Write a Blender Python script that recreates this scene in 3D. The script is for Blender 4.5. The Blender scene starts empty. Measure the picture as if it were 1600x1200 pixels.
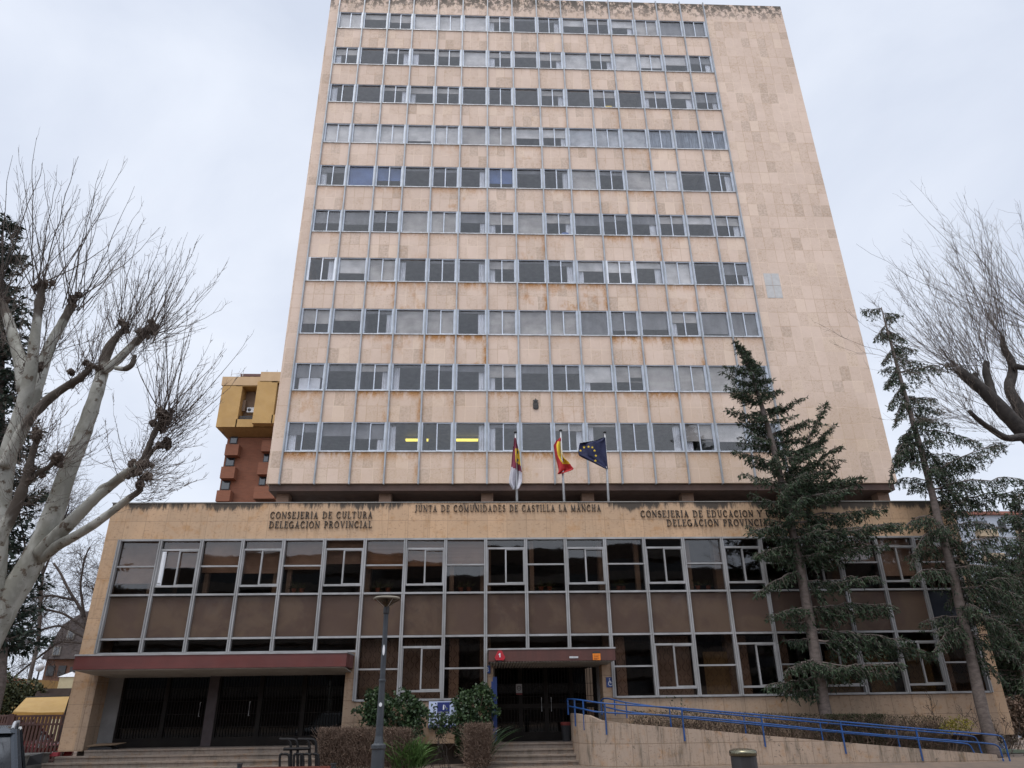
import bpy, math, random
import numpy as np
from mathutils import Vector, Matrix
rng = np.random.default_rng(7)
random.seed(7)
S = bpy.context.scene
COL = S.collection
R = math.radians

# ------------------------------------------------------------------ camera
FPX, PITCH, YAW, ROLL = 1108.776, 0.4272, 0.0465, -0.0146
CAM = np.array([0, 0, 2.1])
_F = np.array([math.sin(YAW)*math.cos(PITCH), math.cos(YAW)*math.cos(PITCH), math.sin(PITCH)])
_R = np.array([math.cos(YAW), -math.sin(YAW), 0.0])
_U = np.cross(_R, _F)
_R, _U = _R*math.cos(ROLL)+_U*math.sin(ROLL), _U*math.cos(ROLL)-_R*math.sin(ROLL)
cd = bpy.data.cameras.new('camera')
cam = bpy.data.objects.new('camera', cd)
COL.objects.link(cam)
cd.sensor_width = 36.0
cd.lens = FPX/1600*36
cd.clip_start = 0.1
cd.clip_end = 2000
m = Matrix.Identity(4)
for i in range(3):
    m[i][0] = _R[i]; m[i][1] = _U[i]; m[i][2] = -_F[i]; m[i][3] = CAM[i]
cam.matrix_world = m
S.camera = cam

def at(u, v, Y):
    """a point of the photograph turned into the point at depth Y"""
    d = _F + _R*(u-800)/FPX + _U*(600-v)/FPX
    return CAM + d*(Y/d[1])

# ------------------------------------------------------------------ mesh builder
class MB:
    def __init__(self):
        self.V = []; self.n = 0; self.F = []          # F: (faces array or list of tuples, mat)
    def add(self, V, F, m=0):
        V = np.asarray(V, float).reshape(-1, 3)
        if isinstance(F, np.ndarray):
            self.F.append((F+self.n, m))
        else:
            self.F.append(([tuple(i+self.n for i in f) for f in F], m))
        self.V.append(V); self.n += len(V)
        return self
    def box(self, x0, x1, y0, y1, z0, z1, m=0):
        V = [(x0,y0,z0),(x1,y0,z0),(x1,y1,z0),(x0,y1,z0),(x0,y0,z1),(x1,y0,z1),(x1,y1,z1),(x0,y1,z1)]
        F = [(0,3,2,1),(4,5,6,7),(0,1,5,4),(1,2,6,5),(2,3,7,6),(3,0,4,7)]
        return self.add(V, F, m)
    def bar(self, a, b, w, h, up=(0,0,1), m=0):
        """a box beam from a to b, w wide, h high"""
        a = np.array(a, float); b = np.array(b, float)
        d = b-a; d /= np.linalg.norm(d)
        s = np.cross(d, up); s /= np.linalg.norm(s)
        t = np.cross(s, d)
        V = []
        for p in (a, b):
            for (i, j) in ((-1,-1),(1,-1),(1,1),(-1,1)):
                V.append(p+s*w/2*i+t*h/2*j)
        F = [(0,1,2,3),(7,6,5,4),(0,4,5,1),(1,5,6,2),(2,6,7,3),(3,7,4,0)]
        return self.add(V, F, m)
    def prism(self, poly, a0, a1, axis='y', m=0):
        """outline extruded along an axis: poly in (x,z) for y, (y,z) for x, (x,y) for z"""
        n = len(poly)
        def P(p, a):
            return {'y': (p[0], a, p[1]), 'x': (a, p[0], p[1]), 'z': (p[0], p[1], a)}[axis]
        V = [P(p, a0) for p in poly]+[P(p, a1) for p in poly]
        F = [tuple(range(n)), tuple(range(2*n-1, n-1, -1))]
        F += [(i, n+i, n+(i+1) % n, (i+1) % n) for i in range(n)]
        return self.add(V, F, m)
    def tube(self, pts, rad, n=8, m=0, cap=True):
        P = np.asarray(pts, float); k = len(P)
        r = np.full(k, rad) if np.isscalar(rad) else np.asarray(rad, float)
        V, F = tubes(P[None], r[None], n)
        if cap:
            F = [tuple(f) for f in F]+[tuple(range(n-1, -1, -1)), tuple(range((k-1)*n, k*n))]
        return self.add(V, F, m)
    def lathe(self, c, prof, n=16, m=0):
        V = []; k = len(prof)
        for (r, z) in prof:
            for i in range(n):
                a = 2*math.pi*i/n
                V.append((c[0]+r*math.cos(a), c[1]+r*math.sin(a), c[2]+z))
        F = [(j*n+i, j*n+(i+1) % n, (j+1)*n+(i+1) % n, (j+1)*n+i) for j in range(k-1) for i in range(n)]
        F += [tuple(range(n-1, -1, -1)), tuple(range((k-1)*n, k*n))]
        return self.add(V, F, m)
    def build(self, name, mats, parent=None, smooth=False, origin=None):
        V = np.concatenate(self.V)
        o0 = np.zeros(3)
        if origin is not None: o0 = np.asarray(origin, float)
        elif parent is not None: o0 = np.array(parent.get('_o', (0, 0, 0)))
        V = V-o0
        me = bpy.data.meshes.new(name)
        loops = []; tot = []; mi = []
        for F, mm in self.F:
            if isinstance(F, np.ndarray):
                loops.append(F.reshape(-1)); tot.append(np.full(len(F), F.shape[1])); mi.append(np.full(len(F), mm))
            else:
                loops.append(np.array([i for f in F for i in f])); tot.append(np.array([len(f) for f in F])); mi.append(np.full(len(F), mm))
        loops = np.concatenate(loops).astype(np.int32); tot = np.concatenate(tot).astype(np.int32)
        mi = np.concatenate(mi).astype(np.int32)
        me.vertices.add(len(V)); me.vertices.foreach_set('co', V.astype(np.float32).reshape(-1))
        me.loops.add(len(loops)); me.loops.foreach_set('vertex_index', loops)
        me.polygons.add(len(tot))
        st = np.zeros(len(tot), np.int32); st[1:] = np.cumsum(tot)[:-1]
        me.polygons.foreach_set('loop_start', st)
        me.polygons.foreach_set('material_index', mi)
        me.update(calc_edges=True)
        me.validate()
        if not isinstance(mats, (list, tuple)): mats = [mats]
        for a in mats: me.materials.append(a)
        me.polygons.foreach_set('use_smooth', np.full(len(me.polygons), bool(smooth)))
        o = bpy.data.objects.new(name, me)
        COL.objects.link(o)
        o['_o'] = tuple(float(x) for x in o0)
        if parent is not None: o.parent = parent
        else: o.location = o0
        return o

def tubes(P, Rr, n=3):
    """P (m,k,3) polylines, Rr (m,k) radii -> verts, quads"""
    m_, k, _ = P.shape
    T = np.gradient(P, axis=1)
    T /= np.linalg.norm(T, axis=2, keepdims=True)+1e-9
    ref = np.where(np.abs(T[:, :1, 2:3]) > .9, np.array([1., 0, 0]), np.array([0, 0, 1.]))
    ref = np.broadcast_to(ref, T.shape)
    A = np.cross(T, ref); A /= np.linalg.norm(A, axis=2, keepdims=True)+1e-9
    B = np.cross(T, A)
    ang = np.arange(n)*2*math.pi/n
    V = P[:, :, None, :]+Rr[:, :, None, None]*(A[:, :, None, :]*np.cos(ang)[None, None, :, None]+B[:, :, None, :]*np.sin(ang)[None, None, :, None])
    idx = np.arange(m_*k*n).reshape(m_, k, n)
    q = np.stack([idx[:, :-1, :], np.roll(idx, -1, 2)[:, :-1, :], np.roll(idx, -1, 2)[:, 1:, :], idx[:, 1:, :]], -1)
    return V.reshape(-1, 3), q.reshape(-1, 4)

def kites(C, D, L, W, N=None):
    """leaf blades: from base C along D (unit), length L, width W"""
    C = np.asarray(C); m_ = len(C)
    if N is None:
        N = rng.normal(size=(m_, 3))
    s = np.cross(D, N); s /= np.linalg.norm(s, axis=1, keepdims=True)+1e-9
    L = np.broadcast_to(L, (m_,))[:, None]; W = np.broadcast_to(W, (m_,))[:, None]
    V = np.stack([C, C+D*L*.45+s*W*.5, C+D*L, C+D*L*.45-s*W*.5], 1)
    q = np.arange(m_*4).reshape(m_, 4)
    return V.reshape(-1, 3), q

def unit(a):
    a = np.asarray(a, float)
    return a/(np.linalg.norm(a, axis=-1, keepdims=True)+1e-9)

def thing(name, loc, label, cat, group=None):
    o = bpy.data.objects.new(name, None)
    COL.objects.link(o)
    o.location = tuple(float(x) for x in loc)
    o.empty_display_size = .3
    o['_o'] = tuple(float(x) for x in loc)
    return tag(o, label, cat, group)

def tag(o, label, cat, group=None):
    o['label'] = label; o['category'] = cat
    if group: o['group'] = group
    return o

def struct(o, kind='structure'):
    o['kind'] = kind
    return o

def copy_tree(o, parent=None):
    c = o.copy(); COL.objects.link(c)
    if parent is not None: c.parent = parent
    for ch in list(o.children): copy_tree(ch, c)
    return c

# ------------------------------------------------------------------ materials
class NT:
    def __init__(self, name):
        self.m = bpy.data.materials.new(name); self.m.use_nodes = True
        self.t = self.m.node_tree; self.t.nodes.clear()
        self.out = self.t.nodes.new('ShaderNodeOutputMaterial')
    def n(self, typ, **kw):
        x = self.t.nodes.new(typ)
        for k, v in kw.items(): setattr(x, k, v)
        return x
    def link(self, a, b): self.t.links.new(a, b)
    def put(self, sock, v):
        if isinstance(v, bpy.types.NodeSocket): self.link(v, sock)
        elif v is not None:
            if sock.type == 'RGBA' and len(v) == 3: v = (*v, 1)
            sock.default_value = v
    def math(self, op, a, b=None, c=None, clamp=False):
        x = self.n('ShaderNodeMath', operation=op, use_clamp=clamp)
        self.put(x.inputs[0], a)
        if b is not None: self.put(x.inputs[1], b)
        if c is not None: self.put(x.inputs[2], c)
        return x.outputs[0]
    def ramp(self, v, a, b, lo=0., hi=1.):
        x = self.n('ShaderNodeMapRange', interpolation_type='SMOOTHSTEP')
        self.put(x.inputs['Value'], v)
        self.put(x.inputs['From Min'], a); self.put(x.inputs['From Max'], b)
        self.put(x.inputs['To Min'], lo); self.put(x.inputs['To Max'], hi)
        return x.outputs[0]
    def mix(self, f, a, b, mode='MIX'):
        x = self.n('ShaderNodeMix', data_type='RGBA', blend_type=mode)
        self.put(x.inputs[0], f); self.put(x.inputs[6], a); self.put(x.inputs[7], b)
        return x.outputs[2]
    def noise(self, vec, scale, detail=4, rough=.6, dist=0.):
        x = self.n('ShaderNodeTexNoise')
        if vec is not None: self.link(vec, x.inputs['Vector'])
        x.inputs['Scale'].default_value = scale; x.inputs['Detail'].default_value = detail
        x.inputs['Roughness'].default_value = rough; x.inputs['Distortion'].default_value = dist
        return x.outputs['Fac']
    def pos(self):
        return self.n('ShaderNodeNewGeometry').outputs['Position']
    def obj(self):
        return self.n('ShaderNodeTexCoord').outputs['Object']
    def sep(self, v):
        x = self.n('ShaderNodeSeparateXYZ'); self.link(v, x.inputs[0]); return x.outputs
    def comb(self, a, b, c):
        x = self.n('ShaderNodeCombineXYZ')
        for i, v in enumerate((a, b, c)): self.put(x.inputs[i], v)
        return x.outputs[0]
    def scalev(self, v, s):
        x = self.n('ShaderNodeVectorMath', operation='MULTIPLY'); self.link(v, x.inputs[0]); x.inputs[1].default_value = s
        return x.outputs[0]
    def white(self, v):
        x = self.n('ShaderNodeTexWhiteNoise', noise_dimensions='3D'); self.link(v, x.inputs['Vector']); return x.outputs['Value']
    def bump(self, h, strength=.3, dist=.02):
        x = self.n('ShaderNodeBump'); x.inputs['Strength'].default_value = strength; x.inputs['Distance'].default_value = dist
        self.link(h, x.inputs['Height']); return x.outputs[0]
    def bsdf(self, col, rough=.7, metal=0., spec=.5, normal=None):
        x = self.n('ShaderNodeBsdfPrincipled')
        self.put(x.inputs['Base Color'], col); self.put(x.inputs['Roughness'], rough)
        self.put(x.inputs['Metallic'], metal); x.inputs['Specular IOR Level'].default_value = spec
        if normal is not None: self.link(normal, x.inputs['Normal'])
        self.link(x.outputs[0], self.out.inputs[0])
        return x

def mat(name, c, c2=None, scale=3., rough=.7, metal=0., spec=.5, bump=0., bscale=None, stretch=None, detail=5):
    t = NT(name)
    v = t.obj()
    if stretch: v = t.scalev(v, stretch)
    if c2 is None: c2 = tuple(x*.82 for x in c)
    f = t.noise(v, scale, detail)
    col = t.mix(t.ramp(f, .35, .65), c, c2)
    nrm = t.bump(t.noise(v, bscale or scale*6, 6), bump) if bump else None
    rr = t.ramp(t.noise(v, scale*2.3, 3), .3, .7, max(.03, rough-.08), min(1., rough+.08))
    t.bsdf(col, rr, metal, spec, nrm)
    return t.m

def leafmat(name, c1, c2, rough=.6, trans=.15):
    t = NT(name)
    g = t.n('ShaderNodeNewGeometry')
    f = g.outputs['Random Per Island']
    col = t.mix(f, c1, c2)
    b = t.bsdf(col, rough, 0, .25)
    tr = t.n('ShaderNodeBsdfTranslucent'); t.link(col, tr.inputs[0])
    ms = t.n('ShaderNodeMixShader'); ms.inputs[0].default_value = trans
    t.link(b.outputs[0], ms.inputs[1]); t.link(tr.outputs[0], ms.inputs[2]); t.link(ms.outputs[0], t.out.inputs[0])
    return t.m

def glassmat(name, tint, ior=1.75, wob=.15, wscale=.9, gl=(1, 1, 1)):
    """window pane: fresnel reflection over a tinted see-through"""
    t = NT(name)
    p = t.pos()
    nrm = t.bump(t.noise(p, wscale, 2), wob, .02)
    fr = t.n('ShaderNodeFresnel'); fr.inputs[0].default_value = ior; t.link(nrm, fr.inputs[1])
    g = t.n('ShaderNodeBsdfGlossy'); g.inputs['Color'].default_value = (*gl, 1); g.inputs['Roughness'].default_value = .02
    t.link(nrm, g.inputs['Normal'])
    tr = t.n('ShaderNodeBsdfTransparent')
    dirt = t.ramp(t.noise(p, 1.3, 5), .3, .8)
    t.link(t.mix(dirt, tint, tuple(x*.85 for x in tint)), tr.inputs[0])
    bf = t.n('ShaderNodeNewGeometry').outputs['Backfacing']          # only the outer face of the pane mirrors
    ms = t.n('ShaderNodeMixShader'); t.link(t.math('MULTIPLY', fr.outputs[0], t.math('SUBTRACT', 1., bf)), ms.inputs[0])
    t.link(tr.outputs[0], ms.inputs[1]); t.link(g.outputs[0], ms.inputs[2])
    t.link(ms.outputs[0], t.out.inputs[0])
    return t.m

def emis(name, c, s):
    t = NT(name); e = t.n('ShaderNodeEmission'); e.inputs[0].default_value = (*c, 1); e.inputs[1].default_value = s
    t.link(e.outputs[0], t.out.inputs[0]); return t.m

# building grid (all in metres)
T, TW, TX = 30.55, 1.5176, -8.867          # tower facade plane, bay, first mullion
P, PX = 27.16, -13.487                     # podium facade plane, first mullion
TL, TR, TB, TT = -9.45, 18.95, 11.17, 42.65
PL, PR, PTOP = -14.06, 18.85, 9.38
WT = lambda k: 41.07-3*k                   # window head and sill of floor k from the top
WB = lambda k: 39.67-3*k
tx = lambda n: TX+n*TW
px = lambda n: PX+n*TW

def tower_stone():
    t = NT('travertine_cladding')
    p = t.pos(); x, y, z = t.sep(p)
    cx = t.math('MULTIPLY', t.math('SUBTRACT', x, TX), 3/TW)
    d = t.math('MODULO', t.math('SUBTRACT', 39.67+300, z), 3.0)     # metres below the window sill above
    cz = t.math('DIVIDE', d, .8)
    fx = t.math('FLOOR', cx); fz = t.math('FLOOR', cz); fk = t.math('FLOOR', t.math('DIVIDE', t.math('SUBTRACT', 339.67, z), 3.0))
    cell = t.comb(fx, t.math('ADD', fz, t.math('MULTIPLY', fk, 7.0)), t.math('FLOOR', t.math('MULTIPLY', y, .7)))
    w = t.white(cell); w2 = t.white(t.scalev(cell, (1.7, 2.3, 1)))
    n1 = t.noise(p, .35, 4); n2 = t.noise(p, 9., 6, .7); n3 = t.noise(t.scalev(p, (1, 1, 2.2)), 13., 8, .75)
    base = t.mix(t.ramp(n1, .35, .65), (.635, .497, .408), (.57, .443, .362))
    base = t.mix(t.ramp(w, .0, 1., 0., .22), base, (.44, .335, .25))
    base = t.mix(t.math('MULTIPLY', t.ramp(w2, .90, .91), t.ramp(n2, .35, .65, .08, .62)), base, (.33, .255, .195))
    base = t.mix(t.math('MULTIPLY', t.ramp(w2, .10, .08), .35), base, (.68, .54, .42))
    pits = t.math('MULTIPLY', t.ramp(n3, .53, .64), t.ramp(w, .1, .95, .18, .8))
    base = t.mix(pits, base, (.30, .195, .125))
    fl = t.noise(t.scalev(p, (1, 1, 1.6)), 4.2, 8, .8)
    base = t.mix(t.math('MULTIPLY', t.ramp(fl, .50, .66), t.math('MULTIPLY', t.ramp(w, .0, 1., .15, .75), t.ramp(z, 12., 40., .6, .9))), base, (.40, .27, .18))
    # joints
    jx = t.ramp(t.math('ABSOLUTE', t.math('SUBTRACT', t.math('FRACT', cx), .5)), .462, .485)
    jz = t.ramp(t.math('ABSOLUTE', t.math('SUBTRACT', t.math('FRACT', cz), .5)), .472, .490)
    j = t.math('MAXIMUM', jx, jz)
    jc = t.mix(t.ramp(t.noise(p, .6, 3), .4, .6), (.72, .58, .46), (.40, .27, .18))
    base = t.mix(t.math('MULTIPLY', j, .55), base, jc)
    # rust runs below the sills and beside the mullions, worse on the lower floors
    low = t.ramp(z, 38., 16., .10, 1.)
    inb = t.math('MULTIPLY', t.ramp(x, 13.86, 13.9, 1., 0.), t.ramp(x, -8.9, -8.86, 0., 1.))
    bayx = t.math('FRACT', t.math('DIVIDE', t.math('SUBTRACT', x, TX), TW))
    edge = t.math('MAXIMUM', t.ramp(d, .62, .0), t.math('MULTIPLY', t.math('MULTIPLY', t.ramp(bayx, .78, .98), .9), t.ramp(t.noise(t.scalev(p, (1, 1, .5)), .8, 2), .45, .6)))
    edge = t.math('MAXIMUM', edge, t.math('MULTIPLY', t.math('MULTIPLY', t.ramp(bayx, .12, .02), .6), t.ramp(t.noise(t.scalev(p, (1, 1, .5)), .9, 2), .5, .62)))
    edge = t.math('MAXIMUM', edge, t.math('MULTIPLY', t.ramp(t.noise(p, .9, 3), .56, .70), .55))
    rn = t.ramp(t.noise(t.scalev(p, (2.2, 1, .9)), 1.5, 8, .75), .36, .58)
    wb_ = t.ramp(t.white(t.comb(t.math('FLOOR', t.math('DIVIDE', t.math('SUBTRACT', x, TX), TW)), fk, 3.)), 0., 1., .12, 1.25)
    rust = t.math('MULTIPLY', t.math('MULTIPLY', edge, rn), t.math('MULTIPLY', t.math('MULTIPLY', low, wb_), inb), clamp=True)
    base = t.mix(t.math('MULTIPLY', rust, .95), base, (.43, .20, .06))
    base = t.mix(t.math('MULTIPLY', t.math('MULTIPLY', rust, t.ramp(n3, .48, .60)), .8), base, (.17, .08, .035))
    lowtone = t.math('MULTIPLY', t.ramp(z, 20., 11., 0., .22), t.ramp(n1, .3, .7))
    base = t.mix(lowtone, base, (.62, .42, .24))
    # black lichen under the roof edge
    lz = t.ramp(z, 40.2, 42.6)
    ln = t.ramp(t.math('ADD', t.noise(t.scalev(p, (1.4, 1, 1)), 2.2, 9, .78), t.math('MULTIPLY', lz, .18)), .60, .68)
    base = t.mix(t.math('MULTIPLY', t.math('MULTIPLY', ln, lz), .9), base, (.055, .05, .042))
    hgt = t.math('SUBTRACT', t.math('MULTIPLY', n3, .5), t.math('MULTIPLY', j, .5))
    t.bsdf(base, .85, 0, .25, t.bump(hgt, .35, .012))
    return t.m

def podium_stone(name, tone=1., lich=True, dirt=0., cw=.76, ch=.70, z0=.98, grey=0., jw=.0, js=.55):
    t = NT(name)
    p = t.pos(); x, y, z = t.sep(p)
    cx = t.math('DIVIDE', t.math('ADD', x, t.math('MULTIPLY', y, .999)), cw); cz = t.math('DIVIDE', t.math('SUBTRACT', z, z0), ch)
    cell = t.comb(t.math('FLOOR', cx), t.math('FLOOR', cz), 1.)
    w = t.white(cell)
    n1 = t.noise(p, .5, 4); n3 = t.noise(t.scalev(p, (1, 1, 1.8)), 8., 8, .75); n4 = t.noise(p, 2.2, 6, .7)
    a = (.54*tone, .36*tone, .225*tone); b = (.46*tone, .32*tone, .21*tone)
    if grey:
        a = tuple(v*(1-grey)+.36*tone*grey for v in a); b = tuple(v*(1-grey)+.34*tone*grey for v in b)
    base = t.mix(t.ramp(n1, .35, .65), a, b)
    base = t.mix(t.ramp(w, 0., 1., 0., .22), base, tuple(v*.72 for v in b))
    base = t.mix(t.math('MULTIPLY', t.ramp(n3, .53, .66), .6), base, (.22*tone, .135*tone, .08*tone))
    base = t.mix(t.math('MULTIPLY', t.ramp(n4, .52, .70), .6), base, (.40*tone, .215*tone, .09*tone))
    st = t.ramp(t.noise(t.scalev(p, (5., 5., .25)), 1.7, 6, .7), .52, .68)
    base = t.mix(t.math('MULTIPLY', st, .35), base, (.26*tone, .165*tone, .09*tone))
    jx = t.ramp(t.math('ABSOLUTE', t.math('SUBTRACT', t.math('FRACT', cx), .5)), .486-jw, .495-jw)
    jz = t.ramp(t.math('ABSOLUTE', t.math('SUBTRACT', t.math('FRACT', cz), .5)), .484-jw*.7, .494-jw*.7)
    j = t.math('MAXIMUM', jx, jz)
    base = t.mix(t.math('MULTIPLY', j, js), base, (.20, .14, .095))
    if dirt:
        run = t.ramp(t.noise(t.scalev(p, (2.4, 2.4, .35)), 1.6, 8, .75), .47, .70)
        base = t.mix(t.math('MULTIPLY', run, dirt), base, (.10, .085, .065))
        cr = t.ramp(t.noise(p, 5., 10, .8, .6), .585, .62)
        base = t.mix(t.math('MULTIPLY', cr, dirt), base, (.12, .10, .08))
    if lich:
        run = t.noise(t.scalev(p, (3.0, 1, .55)), 1.5, 9, .75)
        lz = t.ramp(z, 8.80, 9.38)
        tx_ = t.math('MULTIPLY', t.ramp(x, -4.2, -2.6), t.ramp(x, 5.6, 4.6))          # cleaner behind the middle line of letters
        big = t.ramp(t.noise(t.scalev(p, (1, 1, .01)), .45, 2), .35, .65, .22, .44)
        k = t.ramp(t.math('ADD', run, t.math('MULTIPLY', lz, t.math('MULTIPLY', big, t.math('SUBTRACT', 1., t.math('MULTIPLY', tx_, .55))))), .66, .84)
        base = t.mix(t.math('MULTIPLY', k, .93), base, (.045, .042, .038))
    t.bsdf(base, .85, 0, .25, t.bump(t.math('SUBTRACT', t.math('MULTIPLY', n3, .5), t.math('MULTIPLY', j, .6)), .4, .012))
    return t.m

def brickmat(name, c1, c2, mortar, sc=1., bw=.25, bh=.065):
    t = NT(name)
    p = t.pos(); x, y, z = t.sep(p)
    v = t.comb(t.math('ADD', x, y), z, 0.)
    b = t.n('ShaderNodeTexBrick'); t.link(v, b.inputs['Vector'])
    b.inputs['Scale'].default_value = sc
    b.inputs['Brick Width'].default_value = bw; b.inputs['Row Height'].default_value = bh
    b.inputs['Mortar Size'].default_value = .008
    b.inputs['Color1'].default_value = (*c1, 1); b.inputs['Color2'].default_value = (*c2, 1); b.inputs['Mortar'].default_value = (*mortar, 1)
    col = t.mix(t.ramp(t.noise(p, .4, 5), .3, .7, 0., .35), b.outputs['Color'], tuple(v*.7 for v in c1))
    t.bsdf(col, .85, 0, .25)
    return t.m

M = {}
M['tower_stone'] = tower_stone()
M['stone'] = podium_stone('ochre_stone')
M['base_stone'] = podium_stone('base_stone', .80, False, .3, grey=.15, jw=.008, js=.6)
M['ramp_stone'] = podium_stone('ramp_stone', .80, False, .9, .42, .62, .38, .35, .016, .6)
M['step_stone'] = podium_stone('step_stone', .52, False, .7, .9, .167, -.02, .5)
M['alu'] = mat('aluminium', (.36, .375, .395), (.28, .295, .31), 2., .45, .3)
M['alu_frame'] = mat('frame_aluminium', (.50, .54, .60), (.42, .455, .51), 2., .45, .25)
M['alu_podium'] = mat('podium_aluminium', (.34, .335, .335), (.25, .245, .24), 1.4, .5, .25, stretch=(1, 1, .5))
M['alu_light'] = mat('white_aluminium', (.80, .83, .88), (.70, .73, .78), 2., .4, .0)
M['alu_dull'] = mat('weathered_aluminium', (.50, .51, .52), (.36, .36, .36), 1.3, .5, .3, stretch=(4, 4, .6))
M['dark'] = mat('dark_metal', (.018, .018, .02), (.028, .027, .028), 3., .5)
M['glass'] = glassmat('tower_pane', (.90, .90, .91), 1.68, .12)
M['brown_glass'] = glassmat('bronze_pane', (.68, .61, .56), 1.62, .16, .7)
def panelmat():
    t = NT('bronze_panel')
    p = t.pos(); oi = t.n('ShaderNodeObjectInfo').outputs['Random']
    n1 = t.noise(p, .9, 5, .6, .5); n2 = t.noise(p, 3.5, 8, .75, .8)
    c = t.mix(oi, (.090, .060, .047), (.070, .046, .036))
    c = t.mix(t.ramp(n1, .4, .62), c, (.105, .072, .052))
    c = t.mix(t.math('MULTIPLY', t.ramp(n2, .55, .68), t.ramp(oi, .3, 1., 0., .6)), c, (.055, .038, .030))
    t.bsdf(c, t.ramp(n2, .3, .7, .08, .22), 0, .5, t.bump(n1, .08, .02))
    return t.m
M['spandrel'] = panelmat()
M['spandrel_dark'] = mat('dark_panel', (.022, .025, .033), (.03, .033, .042), .8, .16, 0, .45)
M['ceiling'] = mat('office_ceiling', (.50, .50, .50))
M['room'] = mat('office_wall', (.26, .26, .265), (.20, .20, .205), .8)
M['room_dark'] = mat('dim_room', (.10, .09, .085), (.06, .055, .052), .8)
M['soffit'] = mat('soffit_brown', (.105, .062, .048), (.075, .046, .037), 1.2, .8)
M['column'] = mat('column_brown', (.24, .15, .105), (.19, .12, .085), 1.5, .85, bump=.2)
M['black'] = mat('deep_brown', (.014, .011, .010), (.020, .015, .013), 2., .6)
M['red'] = mat('canopy_red', (.115, .030, .025), (.095, .026, .022), 1.5, .45)
M['redbrown'] = mat('canopy_brown', (.085, .030, .023), (.070, .026, .02), 1.5, .5, stretch=(3, 1, .5))
M['soffit_light'] = mat('canopy_soffit', (.34, .32, .29), (.27, .255, .23), 1.5, .7)
M['gate'] = mat('gate_brown', (.011, .009, .008), (.015, .012, .010), 1.5, .8, 0, .15)
M['blue'] = mat('rail_blue', (.006, .058, .22), (.012, .050, .15), 2.5, .5, bump=.1)
M['bluedark'] = mat('panel_blue', (.015, .04, .16), (.02, .05, .19), 3., .45)
M['white'] = mat('white_paint', (.72, .73, .75), (.65, .66, .68), 2., .5)
M['navy'] = mat('navy_print', (.012, .022, .13), (.016, .028, .15), 3., .5)
M['letter'] = mat('letter_iron', (.025, .023, .022), (.045, .038, .032), 6., .6)
M['conc'] = mat('concrete', (.26, .25, .23), (.20, .19, .175), 1.5, .9, bump=.3)
M['greywall'] = mat('grey_render', (.22, .215, .21), (.17, .165, .16), 1.5, .85)
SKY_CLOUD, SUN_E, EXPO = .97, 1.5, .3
# ------------------------------------------------------------------ office tower
tower = thing('office_tower', (4.75, T+7, TB), 'tall beige stone office tower with ten rows of windows', 'building')
wall = MB()
wall.box(TL, tx(0), T, T+14, TB, TT)
wall.box(tx(15), TR, T, T+14, TB, TT)
wall.box(tx(0), tx(15), T+13.7, T+14, TB, TT-.02)
wall.build('wall', M['tower_stone'], tower)
mb = MB(); mb.box(tx(0), tx(15), T+.3, T+13.7, TT-.5, TT-.3)
mb.build('roof', M['conc'], tower)
for k in range(11):
    mb = MB()
    z1 = TT-.004 if k == 0 else WB(k-1)-.05
    z0 = WT(k) if k < 10 else TB+.004
    mb.box(tx(0), tx(15), T, T+.25, z0, z1)
    mb.build('spandrel', M['tower_stone'], tower)
for k in range(10):
    mb = MB(); mb.box(tx(0), tx(15), T-.05, T+.26, WB(k)-.05, WB(k)-.003)
    mb.build('sill', M['alu_dull'], tower)
for n in range(16):
    mb = MB(); mb.box(tx(n)-.034, tx(n)+.034, T-.11, T+.10, TB-.05, TT+.03)
    mb.box(tx(n)-.012, tx(n)+.012, T-.125, T-.11, TB-.05, TT+.03)
    mb.build('mullion', M['alu'], tower)
# floors, ceilings and partition walls behind the windows
mb = MB()
for k in range(10):
    mb.box(tx(0), tx(15), T+.26, T+13, WB(k)-1.25, WB(k)-.9, 0)
mb.box(tx(0), tx(15), T+.26, T+13, WT(0)+.35, WT(0)+.6, 0)
mb.box(tx(0), tx(15), T+5.0, T+5.2, TB+.2, WT(0)+.34, 1)
for n in (2, 4, 7, 9, 12, 14):
    for k in range(10):
        if (n*7+k*3) % 4:
            mb.box(tx(n)-.06, tx(n)+.06, T+.28, T+5.0, WB(k)-.9, WB(k)+1.75, 1)
mb.build('interior', [M['ceiling'], M['room']], tower)

BL = {}
BL['p'] = mat('blind_pale', (.72, .70, .66), (.64, .62, .59), 1.2, .8, stretch=(.6, 1, 3))
BL['m'] = mat('blind_beige', (.50, .47, .425), (.43, .40, .365), 1.2, .8, stretch=(.6, 1, 3))
BL['d'] = mat('blind_grey', (.22, .22, .22), (.175, .175, .178), 1.2, .8, stretch=(3, 1, .5))
BL['b'] = mat('blue_film', (.035, .105, .30), (.03, .085, .24), .8, .4)
BL['s'] = mat('whitewashed_pane', (.26, .30, .35), (.12, .15, .19), 2.5, .7, stretch=(5, 1, .5))
BL['g'] = mat('frosted_pane', (.55, .56, .57), (.42, .44, .455), 1.6, .7)
M['curtain'] = mat('curtain_white', (.86, .87, .89), (.74, .76, .79), 3., .8, stretch=(6, 1, .4))
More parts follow.
